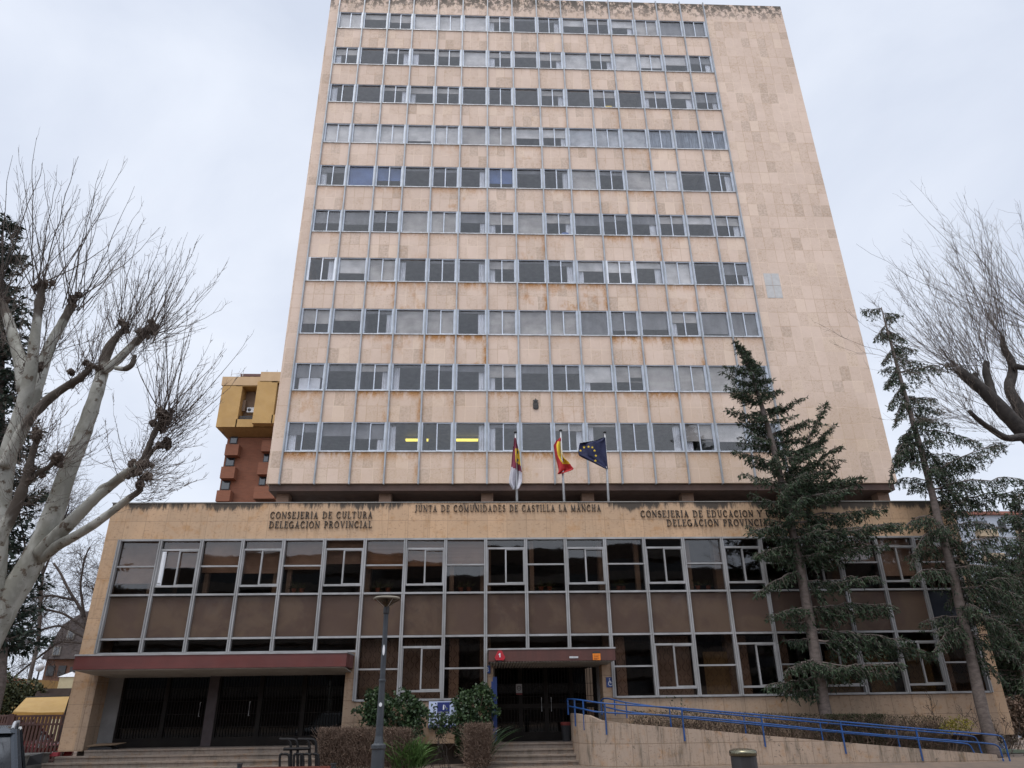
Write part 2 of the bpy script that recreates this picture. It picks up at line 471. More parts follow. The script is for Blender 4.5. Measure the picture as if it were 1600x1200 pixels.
# one entry per bay: blind kind, share of the window it covers, L / R: white curtain at that side
ROWS = [
 'p1 m.3 m.45 p1 p1 p.8R m.25L d.15 d.2R p.4 m.25 p.42R m.95 d1 d.95',
 'm.35L - m.2R m.15L m.3 p.95 m.3L m.25 m.4R p1 m.35R p1 p.7 p.5 d.4R',
 '-L - m.2R m.33L m.3 d.1 d.1 - m.3R - m.35 - m.3L m.3R d.5R',
 'p1 p.98 p.97 p.75 p1 m1 m.98 p.5 p.45R g1 g1 g1 s1 s1 s1',
 'd.3L b.9 b.65 d.15 d.2 d.1R b.7 d.2 d.1R m.97 d.2 m.98 p.98 d.1 d.1R',
 'd.55 d.6 d.5 m1 m.98 d.45R m.5L m.97 m.4R d.5 d.3 d.4R m.35 p.35 m.4R',
 '-R p.6 m1 -L d.15 d.1R m.35L d.1 d.2R p.4L p.45 p.25R p.93 d.1 d.5R',
 'm.55 m.42 d.15R m1 m.95 d.1R m1 m.98 m.95 d.9 d.75 d.7 m.4L d.85 d.92',
 'd.5 d.25 m.25R d.1L d.2 d.25R m.45L d.3 d.3 p.62L m.6 m.98 m.98 m.95 d.6',
 'd.4L d.45 d.55R -L - -R d.15L d.05 m.25R m.1L d.05 -R m.6L p.62 d.4']
def tilt(b, s):
    V = b.V[0]; c = V.mean(0); a, d = rng.normal(size=2)*s       # no pane hangs perfectly plumb
    V[:, 1] += (V[:, 0]-c[0])*a+(V[:, 2]-c[2])*d
for k, row in enumerate(ROWS):
    z0, z1 = WB(k), WT(k)
    for i, e in enumerate(row.split()):
        x0, x1 = tx(i)+.034, tx(i+1)-.034
        slide = i % 2 == 0
        nw = (k, i) in ((6, 0), (6, 10))
        f = MB(); j = .075 if not nw else .11
        f.box(x0, x0+j, T+.0, T+.16, z0, z1); f.box(x1-j, x1, T+.0, T+.16, z0, z1)
        f.box(x0+j, x1-j, T+.02, T+.12, z1-.035, z1); f.box(x0+j, x1-j, T+.02, T+.12, z0, z0+.04)
        a, b, c = x0+j, x1-j, (x0+x1)/2
        if slide:
            h = .03
            f.box(c-.03, c+.02, T+.035, T+.075, z0+.04, z1-.035)
            f.box(b-h, b, T+.04, T+.075, z0+.04, z1-.035)
            f.box(c+.02, b-h, T+.04, T+.072, z1-.035-h, z1-.035); f.box(c+.02, b-h, T+.04, T+.072, z0+.04, z0+.04+h)
        fr = f.build('sliding_window' if slide else 'fixed_window', M['alu_light'] if nw else M['alu_frame'], tower)
        q = MB(); q.box(a, b, T+.085, T+.093, z0+.04, z1-.035); tilt(q, .006); q.build('pane', M['glass'], fr)
        kind = e[0] if e[0] != '-' else None
        side = e[-1] if e[-1] in 'LR' else ''
        amt = float(e[1:].rstrip('LR')) if kind else 0
        if kind:
            q = MB(); H = (z1-z0)*amt
            if slide and kind in 'md' and amt < .9 and (i+k) % 3 == 0:     # two blinds let down unevenly
                q.box(a, c-.01, T+.15, T+.165, z1-H, z1); q.box(c+.01, b, T+.15, T+.165, z1-H*(.7+.5*rng.random()), z1)
            else:
                q.box(a, b, T+.15, T+.165, z1-H, z1)
            if kind in 'pm': q.box(a, b, T+.14, T+.17, z1-H-.02, z1-H)
            q.build('blind', BL[kind], fr)
        if side:
            xs = np.linspace(0, .26+.08*rng.random(), 14)
            q = MB(); V = []; n_ = len(xs)
            for s_ in xs:
                X = (a+s_) if side == 'L' else (b-s_)
                yy = T+.22+.03*math.sin(s_*70)
                V += [(X, yy, z0+.03), (X, yy, z1-.05-.1*rng.random())]
            q.add(V, [(2*t_, 2*t_+2, 2*t_+3, 2*t_+1) for t_ in range(n_-1)])
            q.build('curtain', M['curtain'], fr)

# soffit and columns of the open storey under the tower
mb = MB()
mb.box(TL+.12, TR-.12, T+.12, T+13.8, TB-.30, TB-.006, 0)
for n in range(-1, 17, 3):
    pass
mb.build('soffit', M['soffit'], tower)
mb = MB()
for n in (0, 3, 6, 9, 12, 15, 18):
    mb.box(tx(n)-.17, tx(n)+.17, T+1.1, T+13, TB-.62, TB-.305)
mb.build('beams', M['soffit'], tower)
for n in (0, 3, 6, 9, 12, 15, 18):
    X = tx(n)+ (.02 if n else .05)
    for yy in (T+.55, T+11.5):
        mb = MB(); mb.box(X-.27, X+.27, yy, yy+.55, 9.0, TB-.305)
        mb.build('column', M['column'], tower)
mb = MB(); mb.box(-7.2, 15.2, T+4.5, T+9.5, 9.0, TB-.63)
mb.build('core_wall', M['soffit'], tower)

# grey replacement tiles on the blind wall
ta, tb_ = at(1192, 427, T), at(1224, 466, T)
mb = MB()
for i in range(2):
    for j in range(2):
        w_, h_ = (tb_[0]-ta[0])/2, (ta[2]-tb_[2])/2
        mb.box(ta[0]+i*w_+.01, ta[0]+(i+1)*w_-.01, T-.012, T+.002, tb_[2]+j*h_+.01, tb_[2]+(j+1)*h_-.01)
mb.build('replacement_tiles', mat('pale_tile', (.47, .46, .45), (.42, .41, .40), 4., .8), tower)

# pipes and things seen in the windows
def inroom(name, build, label, cat, *a):
    return tag(build(*a), label, cat)
for (u0, u1, v) in ((634, 669, 688), (713, 747, 688)):
    Yc = T+.6
    for it in range(60):                     # where the ray meets the ceiling of the lowest office floor
        if at(650, v, Yc)[2] > WT(9)+.18: break
        Yc += .06
    p0, p1 = at(u0, v, Yc), at(u1, v, Yc)
    c = thing('ceiling_light', ((p0[0]+p1[0])/2, Yc, p0[2]), 'lit yellow tube lamp in the lowest tower office, '+('left of the two' if u0 < 700 else 'right of the two'), 'ceiling light', 'lit tube lamps in the lowest office row')
    b = MB(); b.box(p0[0]-.04, p1[0]+.04, Yc-.09, Yc+.09, p0[2]+.06, p0[2]+.12); b.build('housing', M['white'], c)
    b = MB()
    for dy in (-.05, .05): b.tube([(p0[0], Yc+dy, p0[2]+.01), (p1[0], Yc+dy, p0[2]+.01)], .05, 8)
    b.build('tube', emis('yellow_tube', (1., .80, .12), 1.6), c)

def arms(label):
    """small dark coat of arms: shield under a crown"""
    c = at(837, 633, T)
    o = thing('coat_of_arms', (c[0], T, c[2]), label, 'emblem')
    w_, h_ = .21, .30
    b = MB(); b.prism([(c[0]-w_, c[2]+.18), (c[0]+w_, c[2]+.18), (c[0]+w_, c[2]-.22), (c[0]+.14, c[2]-.31), (c[0], c[2]-.34), (c[0]-.14, c[2]-.31), (c[0]-w_, c[2]-.22)], T-.05, T-.002)
    for sx in (-1, 1):
        b.box(c[0]+sx*.105-.075, c[0]+sx*.105+.075, T-.065, T-.05, c[2]-.05, c[2]+.13)
        b.box(c[0]+sx*.105-.07, c[0]+sx*.105+.07, T-.065, T-.05, c[2]-.25, c[2]-.09)
    b.V = [(v_-c)*[.6, 1, .66]+c for v_ in b.V]
    b.build('shield', M['letter'], o)
    b = MB(); z = c[2]+.22
    b.prism([(c[0]-.13, z), (c[0]+.13, z), (c[0]+.21, z+.16), (c[0]+.12, z+.12), (c[0]+.06, z+.19), (c[0]+.015, z+.20), (c[0]+.015, z+.28), (c[0]-.015, z+.28), (c[0]-.015, z+.20), (c[0]-.06, z+.19), (c[0]-.12, z+.12), (c[0]-.21, z+.16)], T-.06, T-.002)
    b.V = [(v_-c)*[.6, 1, .66]+c for v_ in b.V]
    b.build('crown', M['letter'], o)
arms('small black iron coat of arms with crown on the tower wall')


# things standing behind the panes
def small(k, i, fx, w_, h_, m, label, cat, name):
    X = tx(i)+TW*fx
    o = MB(); z = WB(k)+.045
    o.box(X-w_/2, X+w_/2, T+.16, T+.34, z, z+h_).prism([(X-w_*.42, z+h_), (X+w_*.42, z+h_), (X+w_*.3, z+h_*1.12), (X-w_*.3, z+h_*1.12)], T+.18, T+.32)
    return tag(o.build(name, m), label, cat)
small(8, 0, .5, .98, .62, M['white'], 'white board leaning inside the tower window at the left end of the second lowest row', 'board', 'white_board')
small(2, 10, .66, .40, .26, mat('yellow_card', (.9, .62, .03)), 'bright yellow box on a window sill near the top of the tower', 'box', 'yellow_box')
small(5, 8, .72, .36, .2, mat('blue_card', (.05, .14, .42)), 'blue box on a window sill halfway up the tower', 'box', 'blue_box')
# ------------------------------------------------------------------ podium
pod = thing('podium_building', (2.4, P+5, .9), 'low ochre stone wing with bronze glass grid under the tower', 'building')
mb = MB()
mb.box(PL, PR, P, P+.4, 8.0, PTOP)
mb.box(PL, px(0)-.06, P, P+.4, .95, 7.996)
mb.box(px(21)+.06, PR, P, P+.4, .98, 7.996)
mb.box(PL, PL+.35, P+.4, P+20, 1.0, PTOP)
mb.box(PR-.35, PR, P+.4, P+20, 1.0, PTOP)
mb.build('wall', M['stone'], pod)
mb = MB()
mb.box(PL-.03, PR+.03, P-.03, P+.43, PTOP, PTOP+.035)
mb.build('coping', M['conc'], pod)
mb = MB(); mb.box(PL+.35, PR-.35, P+.4, P+20, 8.75, 8.95); mb.build('roof', M['conc'], pod)
mb = MB()
mb.box(px(6), px(9)+.0, P+.003, P+.3, 1.0, 2.33)
mb.box(px(12), px(21)+.06, P+.003, P+.3, 1.0, 2.33)
mb.build('base_wall', M['base_stone'], pod)
for x0, x1, z0, z1 in ((px(0)-.06, -13.25, .95, 3.46), (-4.75, px(6), .99, 3.94), (px(9), .45, .99, 3.94), (4.33, px(12), .99, 3.94)):
    MB().box(x0, x1, P+.002, P+.84, z0, z1).build('pier', M['base_stone'], pod)
mb = MB(); mb.box(PL+.3, PR-.3, P+.7, P+1.0, .2, .985); mb.build('plinth', mat('plinth_render', (.15, .115, .085), (.11, .085, .065), 1.4, .9, bump=.2), pod)
# interior
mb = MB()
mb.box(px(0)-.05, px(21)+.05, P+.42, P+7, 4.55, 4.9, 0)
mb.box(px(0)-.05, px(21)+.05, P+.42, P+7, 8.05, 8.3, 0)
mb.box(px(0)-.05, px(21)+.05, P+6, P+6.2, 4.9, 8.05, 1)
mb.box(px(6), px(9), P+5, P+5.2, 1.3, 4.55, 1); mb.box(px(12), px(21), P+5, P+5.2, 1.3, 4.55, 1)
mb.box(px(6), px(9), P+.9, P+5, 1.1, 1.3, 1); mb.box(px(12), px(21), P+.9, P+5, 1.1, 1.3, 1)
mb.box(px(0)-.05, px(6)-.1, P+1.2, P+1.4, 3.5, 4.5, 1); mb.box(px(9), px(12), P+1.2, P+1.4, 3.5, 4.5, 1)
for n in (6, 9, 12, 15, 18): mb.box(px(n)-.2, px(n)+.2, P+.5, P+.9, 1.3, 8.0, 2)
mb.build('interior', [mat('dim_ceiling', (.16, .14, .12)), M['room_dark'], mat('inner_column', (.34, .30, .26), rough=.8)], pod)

UPB = ['m.8', 'm.5', 'm.6', 'm.62', 'm.55', 'm.45', 'w.55', 'w.5', 'w.5', '-', '-', '-', '-', '-', '-', '-', '-', '-', 'p.5', 'p.75', 'p.6']
PB = {'m': mat('brown_blind', (.56, .49, .44), (.48, .42, .38), 1., .8, stretch=(.6, 1, 3)),
      'w': mat('slatted_blind', (.40, .27, .18), (.50, .40, .32), 11., .7, stretch=(.03, 1, 1)),
      'p': mat('pale_blind', (.85, .80, .78), (.74, .70, .68), 1., .8)}
YG = mat('ochre_curtain', (.30, .25, .13), (.24, .20, .11), 2., .8)
LAT = mat('lattice_iron', (.02, .018, .016))
def lattice(x0, x1, z0, z1, y):
    """security grille of wavy rods"""
    b = MB(); n_ = max(3, int((x1-x0)/.16)); zz = np.linspace(z0, z1, int((z1-z0)/.045))
    for i in range(n_+1):
        X = x0+(x1-x0)*i/n_
        ph = 0 if i % 2 else math.pi
        pts = np.stack([X+.045*np.sign(np.sin(zz*2*math.pi/.36+ph))*np.minimum(1, np.abs(np.sin(zz*2*math.pi/.36+ph))*1.7), np.full_like(zz, y), zz], 1)
        V, F = tubes(pts[None], np.full((1, len(zz)), .007), 3); b.add(V, F)
    return b
def podium_window(n, z0, z1, zt, zb, zm, upper):
    x0, x1 = px(n)+.06, px(n+1)-.06
    slide = n % 2 == 1
    f = MB()
    if slide:
        f.box(x0, x1, P-.03, P+.07, zt-.035, zt+.035); f.box(x0, x1, P-.03, P+.07, zb-.035, zb+.035)
        c = (x0+x1)/2
        f.box(x0, x0+.045, P-.025, P+.06, zb+.035, zt-.035); f.box(x1-.045, x1, P-.025, P+.06, zb+.035, zt-.035)
        f.box(c-.028, c+.028, P-.02, P+.055, zb+.035, zt-.035)
        f.box(c+.028, x1-.045, P-.02, P+.05, zt-.065, zt-.035); f.box(c+.028, x1-.045, P-.02, P+.05, zb+.035, zb+.065)
    else:
        f.box(x0, x1, P+.0, P+.07, zm-.028, zm+.028)
    fr = f.build('sliding_window' if slide else 'fixed_window', M['alu_podium'], pod)
    q = MB(); q.box(x0, x1, P+.08, P+.09, z0, z1); tilt(q, .013); q.build('pane', M['brown_glass'], fr)
    if upper:
        e = UPB[n]
        if e != '-':
            H = (z1-z0)*float(e[1:]); q = MB(); q.box(x0, x1, P+.2, P+.215, z1-H, z1)
            q.build('blind', PB[e[0]], fr)
        if n == 1:
            q = MB(); q.tube([(x0+.12, P+.02, 6.4), (x0+.12, P+.02, 7.5)], .07, 10); q.box(x0+.05, x0+.2, P+.0, P+.06, 6.3, 7.55)
            q.build('vent_panel', M['white'], fr)
        if n in (0, 2, 3, 4, 8, 10, 12, 14):
            q = MB(); X = x0+.1 if n % 3 else x1-.28
            q.box(X, X+.16, P+.3, P+.5, z0, z1); q.build('curtain', mat('tan_curtain', (.40, .36, .32), (.34, .31, .27), 3., .8, stretch=(6, 1, .4)), fr)
        if n in (4, 6, 8, 10, 12, 14):
            for j in range(2):
                X = x0+.3+.6*rng.random()
                q = MB(); q.lathe((X, P+.28, z0+.02), [(.07, 0), (.10, .15), (.105, .16), (.09, .16)], 10, 0)
                m_ = 40; D = unit(rng.normal(size=(m_, 3))+[0, 0, 1.2])
                V, F = kites(np.tile([X, P+.28, z0+.16], (m_, 1)), D*np.array([1, .4, 1]), rng.uniform(.15, .4, m_), .05); q.add(V, F, 1)
                q.build('potted_plant', [mat('terracotta', (.22, .085, .05)), mat('houseplant', (.05, .08, .035))], fr)
    else:
        lattice(x0+.03, x1-.03, z0+.05, z1-.05, P+.16).build('grille', LAT, fr)
        q = MB()
        if n in (14, 17, 18, 19): q.box(x0+.35, x1-.15, P+.42, P+.44, z0, z1-.55); q.build('curtain', YG, fr)
        elif n in (6, 7, 13): q.box(x0+.02, x1-.02, P+.42, P+.44, z0, z1); q.build('curtain', mat('grey_curtain', (.46, .42, .39), (.36, .33, .31), 4., .8, stretch=(6, 1, .4)), fr)
        else: q.box(x0+.15, x0+.5, P+.42, P+.44, z0, z1); q.build('curtain', PB['m'], fr)
for n in range(21):
    podium_window(n, 6.03, 7.95, 7.60, 6.28, 7.0, True)
    q = MB(); q.box(px(n)+.05, px(n+1)-.05, P+.05, P+.09, 4.52, 5.92); tilt(q, .01)
    q.build('spandrel_panel', M['spandrel_dark'] if n == 20 else M['spandrel'], pod)
    if 6 <= n < 9 or n >= 12: podium_window(n, 2.41, 4.41, 4.10, 2.65, 3.38, False)
    else:
        q = MB(); q.box(px(n)+.05, px(n+1)-.05, P+.08, P+.09, 4.0, 4.41); q.build('transom_pane', M['brown_glass'], pod)
for n in range(22):
    zb = 2.36 if (n >= 12 or 6 <= n <= 9) else 4.0
    q = MB()
    for s in (-1, 1): q.box(px(n)+s*.038-.022, px(n)+s*.038+.022, P-.075, P+.10, zb, 7.99)
    q.box(px(n)-.02, px(n)+.02, P-.045, P+.10, zb, 7.99)
    q.build('mullion', M['alu_podium'], pod)
for z, spans in ((7.965, ((0, 21),)), (5.975, ((0, 21),)), (4.465, ((0, 21),)), (2.375, ((6, 9), (12, 21))), (3.985, ((0, 6), (9, 12)))):
    for a, b in spans:
        q = MB(); q.box(px(a), px(b), P-.055, P+.10, z-.034, z+.034); q.build('rail', M['alu_podium'], pod)

# canopies
def canopy(x0, x1, y0, z0, z1, m, ms, slats=False, y1=P, drop=.15):
    b = MB(); b.box(x0, x1, y0, y1-.006, z0+.03, z1-.05, 0)
    c = b.build('canopy', m, pod)
    b = MB(); b.box(x0-.02, x1+.02, y0-.02, y1-.01, z1-.05, z1); b.build('flashing', M['alu_podium'], c)
    b = MB()
    if slats:
        X = x0+.06
        while X < x1-.1:
            b.prism([(y0+.05, z0), (y1+.82, z0-drop), (y1+.82, z0-drop+.027), (y0+.05, z0+.027)], X, X+.07, 'x'); X += .1
    else: b.prism([(y0+.05, z0), (y1+.82, z0-drop), (y1+.82, z0-drop+.027), (y0+.05, z0+.027)], x0+.05, x1-.05, 'x')
    b.build('soffit', ms, c)
canopy(-13.42, -4.5, 25.7, 3.38, 3.88, M['red'], M['soffit_light'])
canopy(.27, 4.60, 25.75, 3.48, 3.93, M['redbrown'], M['soffit_light'], True, P, .08)

# doorways
def grille_door(x0, x1, y, z0, z1, cols, par, bars=.11, mid=True, handle=None):
    b = MB(); fw = .07
    b.box(x0, x0+fw, y, y+.06, z0, z1); b.box(x1-fw, x1, y, y+.06, z0, z1)
    b.box(x0+fw, x1-fw, y, y+.06, z0, z0+.28); b.box(x0+fw, x1-fw, y, y+.06, z1-fw, z1)
    if mid: b.box(x0+fw, x1-fw, y, y+.06, z0+1.05, z0+1.2)
    d = b.build('grille_door', M['gate'], par)
    b = MB(); X = x0+fw+bars/2
    while X < x1-fw:
        b.box(X-.008, X+.008, y+.02, y+.04, z0+.28, z1-fw); X += bars
    for zz in np.arange(z0+.6, z1-.2, .42): b.box(x0+fw, x1-fw, y+.012, y+.02, zz-.008, zz+.008)
    b.build('bars', M['gate'], d)
    b = MB(); b.box(x0+fw, x1-fw, y+.07, y+.08, z0+.28, z1-fw); b.build('pane', glassmat('door_pane', (.30, .25, .21), 1.5, .05), d)
    if handle:
        b = MB(); X = handle
        b.tube([(X, y, z0+.95), (X, y-.07, z0+.95), (X, y-.07, z0+1.4), (X, y, z0+1.4)], .014, 6); b.build('handle', M['alu_podium'], d)
    return d
for x0, x1, y0, z1 in ((-13.25, -12.73, .84, 3.37), (4.24, 4.33, .7, 3.47), (.45, .52, .7, 3.47)):      # walls round the recessed doorways
    MB().box(x0, x1, P+y0, P+.95, 1.0, z1).build('door_reveal', M['greywall'], pod)
b = MB(); b.box(-9.62, -9.28, P+.6, P+.95, 1.0, 3.37); b.build('door_post', mat('post_brown', (.045, .03, .03), (.035, .025, .025)), pod)
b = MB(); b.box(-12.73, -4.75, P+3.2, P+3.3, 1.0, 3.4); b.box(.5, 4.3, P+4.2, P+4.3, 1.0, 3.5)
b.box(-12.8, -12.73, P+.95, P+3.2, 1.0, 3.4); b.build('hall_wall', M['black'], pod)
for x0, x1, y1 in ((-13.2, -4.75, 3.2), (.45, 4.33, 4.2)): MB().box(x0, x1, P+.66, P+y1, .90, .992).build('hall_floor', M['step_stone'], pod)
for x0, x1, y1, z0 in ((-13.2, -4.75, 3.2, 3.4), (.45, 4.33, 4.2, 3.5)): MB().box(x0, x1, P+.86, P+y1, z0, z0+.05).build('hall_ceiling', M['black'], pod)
for a, c, h in ((-12.73, -11.15, None), (-11.15, -9.62, -9.9)): grille_door(a, c, P+.86, 1.0, 3.37, 6, pod, .10, False, h)
for a, c, h in ((-9.28, -7.78, -8.1), (-7.78, -6.26, None), (-6.26, -4.75, None)): grille_door(a, c, P+.62, 1.0, 3.37, 6, pod, .10, False, h)
for a, c, h in ((.52, 1.45, None), (1.45, 2.38, 2.2), (2.38, 3.31, 2.55), (3.31, 4.24, None)): grille_door(a, c, P+.86, 1.0, 3.45, 5, pod, .115, True, h)
b = MB(); b.box(1.0, 2.2, P+1.6, P+1.62, 1.45, 1.50); b.build('threshold_strip', M['white'], pod)

# ------------------------------------------------------------------ lettering
GL = {}
def arc(cx, cy, rx, ry, a0, a1, n=12):
    return [(cx+rx*math.cos(R(a0+(a1-a0)*i/n)), cy+ry*math.sin(R(a0+(a1-a0)*i/n))) for i in range(n+1)]
TK, TN = .17, .08            # thick and thin strokes
GL['C'] = (.78, [(arc(.42, .5, .34, .46, 50, 310, 18), TK), ([(.66, .70), (.66, .92)], TN), ([(.66, .10), (.66, .26)], TN)])
GL['O'] = (.86, [(arc(.43, .5, .35, .46, 0, 360, 24), .15)])
GL['N'] = (.84, [([(.14, 0), (.14, 1)], TN), ([(.14, .98), (.70, .02)], TK), ([(.70, 0), (.70, 1)], TN), ([(.02, .97), (.22, .97)], TN), ([(.58, .97), (.82, .97)], TN), ([(.03, .03), (.26, .03)], TN)])
GL['S'] = (.60, [(arc(.30, .73, .21, .22, 20, 270, 12)+arc(.30, .27, .22, .24, 90, -160, 12), .14)])
GL['E'] = (.66, [([(.17, 0), (.17, 1)], TK), ([(.04, .96), (.58, .96)], TN), ([(.17, .52), (.48, .52)], TN), ([(.04, .04), (.62, .04)], TN), ([(.58, .80), (.58, .98)], TN), ([(.62, .02), (.62, .22)], TN)])
GL['J'] = (.46, [([(.28, 1), (.28, .15), (.20, -.02), (.06, -.04)], TK), ([(.12, .97), (.44, .97)], TN)])
GL['R'] = (.76, [([(.17, 0), (.17, 1)], TK), ([(.04, .96), (.30, .96)]+arc(.34, .73, .22, .23, 90, -90, 10)+[(.17, .50)], .12), ([(.36, .50), (.70, .02)], TK), ([(.04, .03), (.32, .03)], TN), ([(.60, .03), (.76, .03)], TN)])
GL['I'] = (.36, [([(.18, 0), (.18, 1)], TK), ([(.04, .97), (.32, .97)], TN), ([(.04, .03), (.32, .03)], TN)])
GL['A'] = (.80, [([(.14, .02), (.40, .98)], TN), ([(.38, .98), (.66, .02)], TK), ([(.24, .34), (.56, .34)], TN), ([(.02, .03), (.27, .03)], TN), ([(.52, .03), (.80, .03)], TN)])
GL['D'] = (.84, [([(.17, 0), (.17, 1)], TK), ([(.04, .96), (.30, .96)]+arc(.32, .5, .42, .46, 90, -90, 16)+[(.04, .04)], .12)])
GL['U'] = (.82, [([(.19, 1), (.19, .34)]+arc(.42, .34, .23, .32, 180, 360, 10)+[(.65, 1)], .13), ([(.05, .97), (.33, .97)], TN), ([(.54, .97), (.78, .97)], TN)])
GL['L'] = (.62, [([(.17, 0), (.17, 1)], TK), ([(.04, .97), (.32, .97)], TN), ([(.04, .04), (.60, .04)], TN), ([(.59, .02), (.59, .24)], TN)])
GL['T'] = (.70, [([(.35, 0), (.35, 1)], TK), ([(.03, .95), (.67, .95)], TN), ([(.05, .78), (.05, .97)], TN), ([(.65, .78), (.65, .97)], TN), ([(.22, .03), (.48, .03)], TN)])
GL['G'] = (.84, [(arc(.42, .5, .34, .46, 50, 330, 18), TK), ([(.70, .06), (.70, .44)], TK), ([(.52, .44), (.80, .44)], TN)])
GL['P'] = (.66, [([(.17, 0), (.17, 1)], TK), ([(.04, .96), (.30, .96)]+arc(.34, .71, .24, .25, 90, -90, 10)+[(.17, .46)], .12), ([(.04, .03), (.32, .03)], TN)])
GL['V'] = (.78, [([(.14, .98), (.40, .02)], TK), ([(.40, .02), (.64, .98)], TN), ([(.02, .97), (.28, .97)], TN), ([(.52, .97), (.77, .97)], TN)])
GL['M'] = (.98, [([(.16, 0), (.16, 1)], TN), ([(.16, .97), (.48, .10)], TK), ([(.48, .10), (.80, .97)], TN), ([(.80, 0), (.80, 1)], TK), ([(.04, .03), (.28, .03)], TN), ([(.66, .03), (.94, .03)], TN)])
GL['H'] = (.86, [([(.18, 0), (.18, 1)], TK), ([(.66, 0), (.66, 1)], TK), ([(.18, .51), (.66, .51)], TN), ([(.05, .97), (.31, .97)], TN), ([(.05, .03), (.31, .03)], TN), ([(.53, .97), (.79, .97)], TN), ([(.53, .03), (.79, .03)], TN)])
GL['Y'] = (.74, [([(.10, .98), (.37, .48)], TK), ([(.37, .48), (.62, .98)], TN), ([(.37, 0), (.37, .48)], TK), ([(.02, .97), (.24, .97)], TN), ([(.52, .97), (.73, .97)], TN)])
GL[' '] = (.42, [])
def text_mb(s, x0, x1, z0, z1, y0, y1, gap=.16, tk=1., slant=0.):
    tot = sum(GL[c][0]+gap for c in s)-gap
    sx = (x1-x0)/tot; h = z1-z0; X = 0; b = MB()
    for c in s:
        w, st = GL[c]
        for pl, t_ in st:
            pts = [(x0+(X+a)*sx+slant*b_*h, z0+b_*h) for a, b_ in pl]
            tt = t_*tk*min(sx, h)*.95
            for (a, b_), (c_, d_) in zip(pts[:-1], pts[1:]):
                L = math.hypot(c_-a, d_-b_)
                if L < 1e-6: continue
                ex, ez = (c_-a)/L*tt*.25, (d_-b_)/L*tt*.25
                b.bar((a-ex, (y0+y1)/2, b_-ez), (c_+ex, (y0+y1)/2, d_+ez), abs(y1-y0), tt, up=(-(d_-b_)/L, 0, (c_-a)/L))
        X += w+gap
    return b
def sign_line(s, u0, u1, v0, v1, par, name='text_line'):
    a, c = at(u0, v1, P), at(u1, v1, P); tp = at(u0, v0, P)
    return text_mb(s, a[0], c[0], a[2], tp[2], P-.05, P-.012, tk=.74).build(name, M['letter'], par)
g = 'iron lettering on the stone fascia'
o = thing('wall_lettering', (-6.1, P, 8.7), 'dark letters CONSEJERIA DE CULTURA over DELEGACION PROVINCIAL, on the stone fascia', 'lettering', g)
sign_line('CONSEJERIA DE CULTURA', 422, 582, 800, 810.5, o); sign_line('DELEGACION PROVINCIAL', 420, 581, 815, 825.5, o)
o = tag(sign_line('JUNTA DE COMUNIDADES DE CASTILLA LA MANCHA', 648, 939, 789.5, 800, None, 'wall_lettering'), 'single line of dark letters JUNTA DE COMUNIDADES DE CASTILLA LA MANCHA, on the stone fascia', 'lettering', g)
o = thing('wall_lettering', (8.6, P, 8.7), 'dark letters CONSEJERIA DE EDUCACION Y CIENCIA over DELEGACION PROVINCIAL, partly behind the conifer', 'lettering', g)
sign_line('CONSEJERIA DE EDUCACION Y CIENCIA', 1001, 1247, 798, 808.5, o); sign_line('DELEGACION PROVINCIAL', 1042, 1207, 812, 822.5, o)
# ------------------------------------------------------------------ ground
GZ = .36
def sst(a, b, x):
    t = np.clip((x-a)/(b-a), 0, 1); return t*t*(3-2*t)
def gz(x, y):
    return GZ-2.05*sst(19.3, 24., x)*sst(25., 56., y)
xs = np.concatenate([[-700, -200, -80], np.arange(-50, 70, 2.), [90, 200, 700]])
ys = np.concatenate([[-700, -200, -80], np.arange(-50, 80, 2.), [120, 250, 700]])
XX, YY = np.meshgrid(xs, ys, indexing='ij')
V = np.stack([XX, YY, gz(XX, YY)], -1).reshape(-1, 3)
ny = len(ys); ii = np.arange(len(xs)*ny).reshape(len(xs), ny)
q = np.stack([ii[:-1, :-1], ii[1:, :-1], ii[1:, 1:], ii[:-1, 1:]], -1).reshape(-1, 4)
def paving():
    t = NT('paving')
    p = t.pos()
    b = t.n('ShaderNodeTexBrick'); t.link(p, b.inputs['Vector'])
    b.offset = .5; b.inputs['Scale'].default_value = 1.; b.inputs['Brick Width'].default_value = .4; b.inputs['Row Height'].default_value = .4
    b.inputs['Mortar Size'].default_value = .008
    b.inputs['Color1'].default_value = (.20, .145, .11, 1); b.inputs['Color2'].default_value = (.16, .12, .095, 1); b.inputs['Mortar'].default_value = (.07, .06, .05, 1)
    c = t.mix(t.ramp(t.noise(p, .8, 6), .35, .7, 0, .5), b.outputs['Color'], (.10, .085, .07))
    t.bsdf(c, .85, 0, .3); return t.m
struct(MB().add(V, q).build('ground', paving()))
def sheet(name, x0, x1, y0, y1, m, dz, n=14):
    a = np.linspace(x0, x1, n); b = np.linspace(y0, y1, n)
    A, B = np.meshgrid(a, b, indexing='ij')
    V = np.stack([A, B, gz(A, B)+dz], -1).reshape(-1, 3); ii = np.arange(n*n).reshape(n, n)
    q = np.stack([ii[:-1, :-1], ii[1:, :-1], ii[1:, 1:], ii[:-1, 1:]], -1).reshape(-1, 4)
    return struct(MB().add(V, q).build(name, m))
M['asphalt'] = mat('asphalt', (.055, .055, .057), (.045, .045, .047), 2., .9, bump=.3, bscale=60)
sheet('road', -60, 60, -14, -5, M['asphalt'], .004)
sheet('car_park', -14.8, -5.2, 9.6, 16.5, M['asphalt'], .004)
sheet('lawn', 17.6, 30, 27.5, 40, mat('lawn_green', (.035, .055, .02), (.05, .06, .025), 2., .9), .02)
sheet('back_road', 20, 45, 50, 62, M['asphalt'], .02)

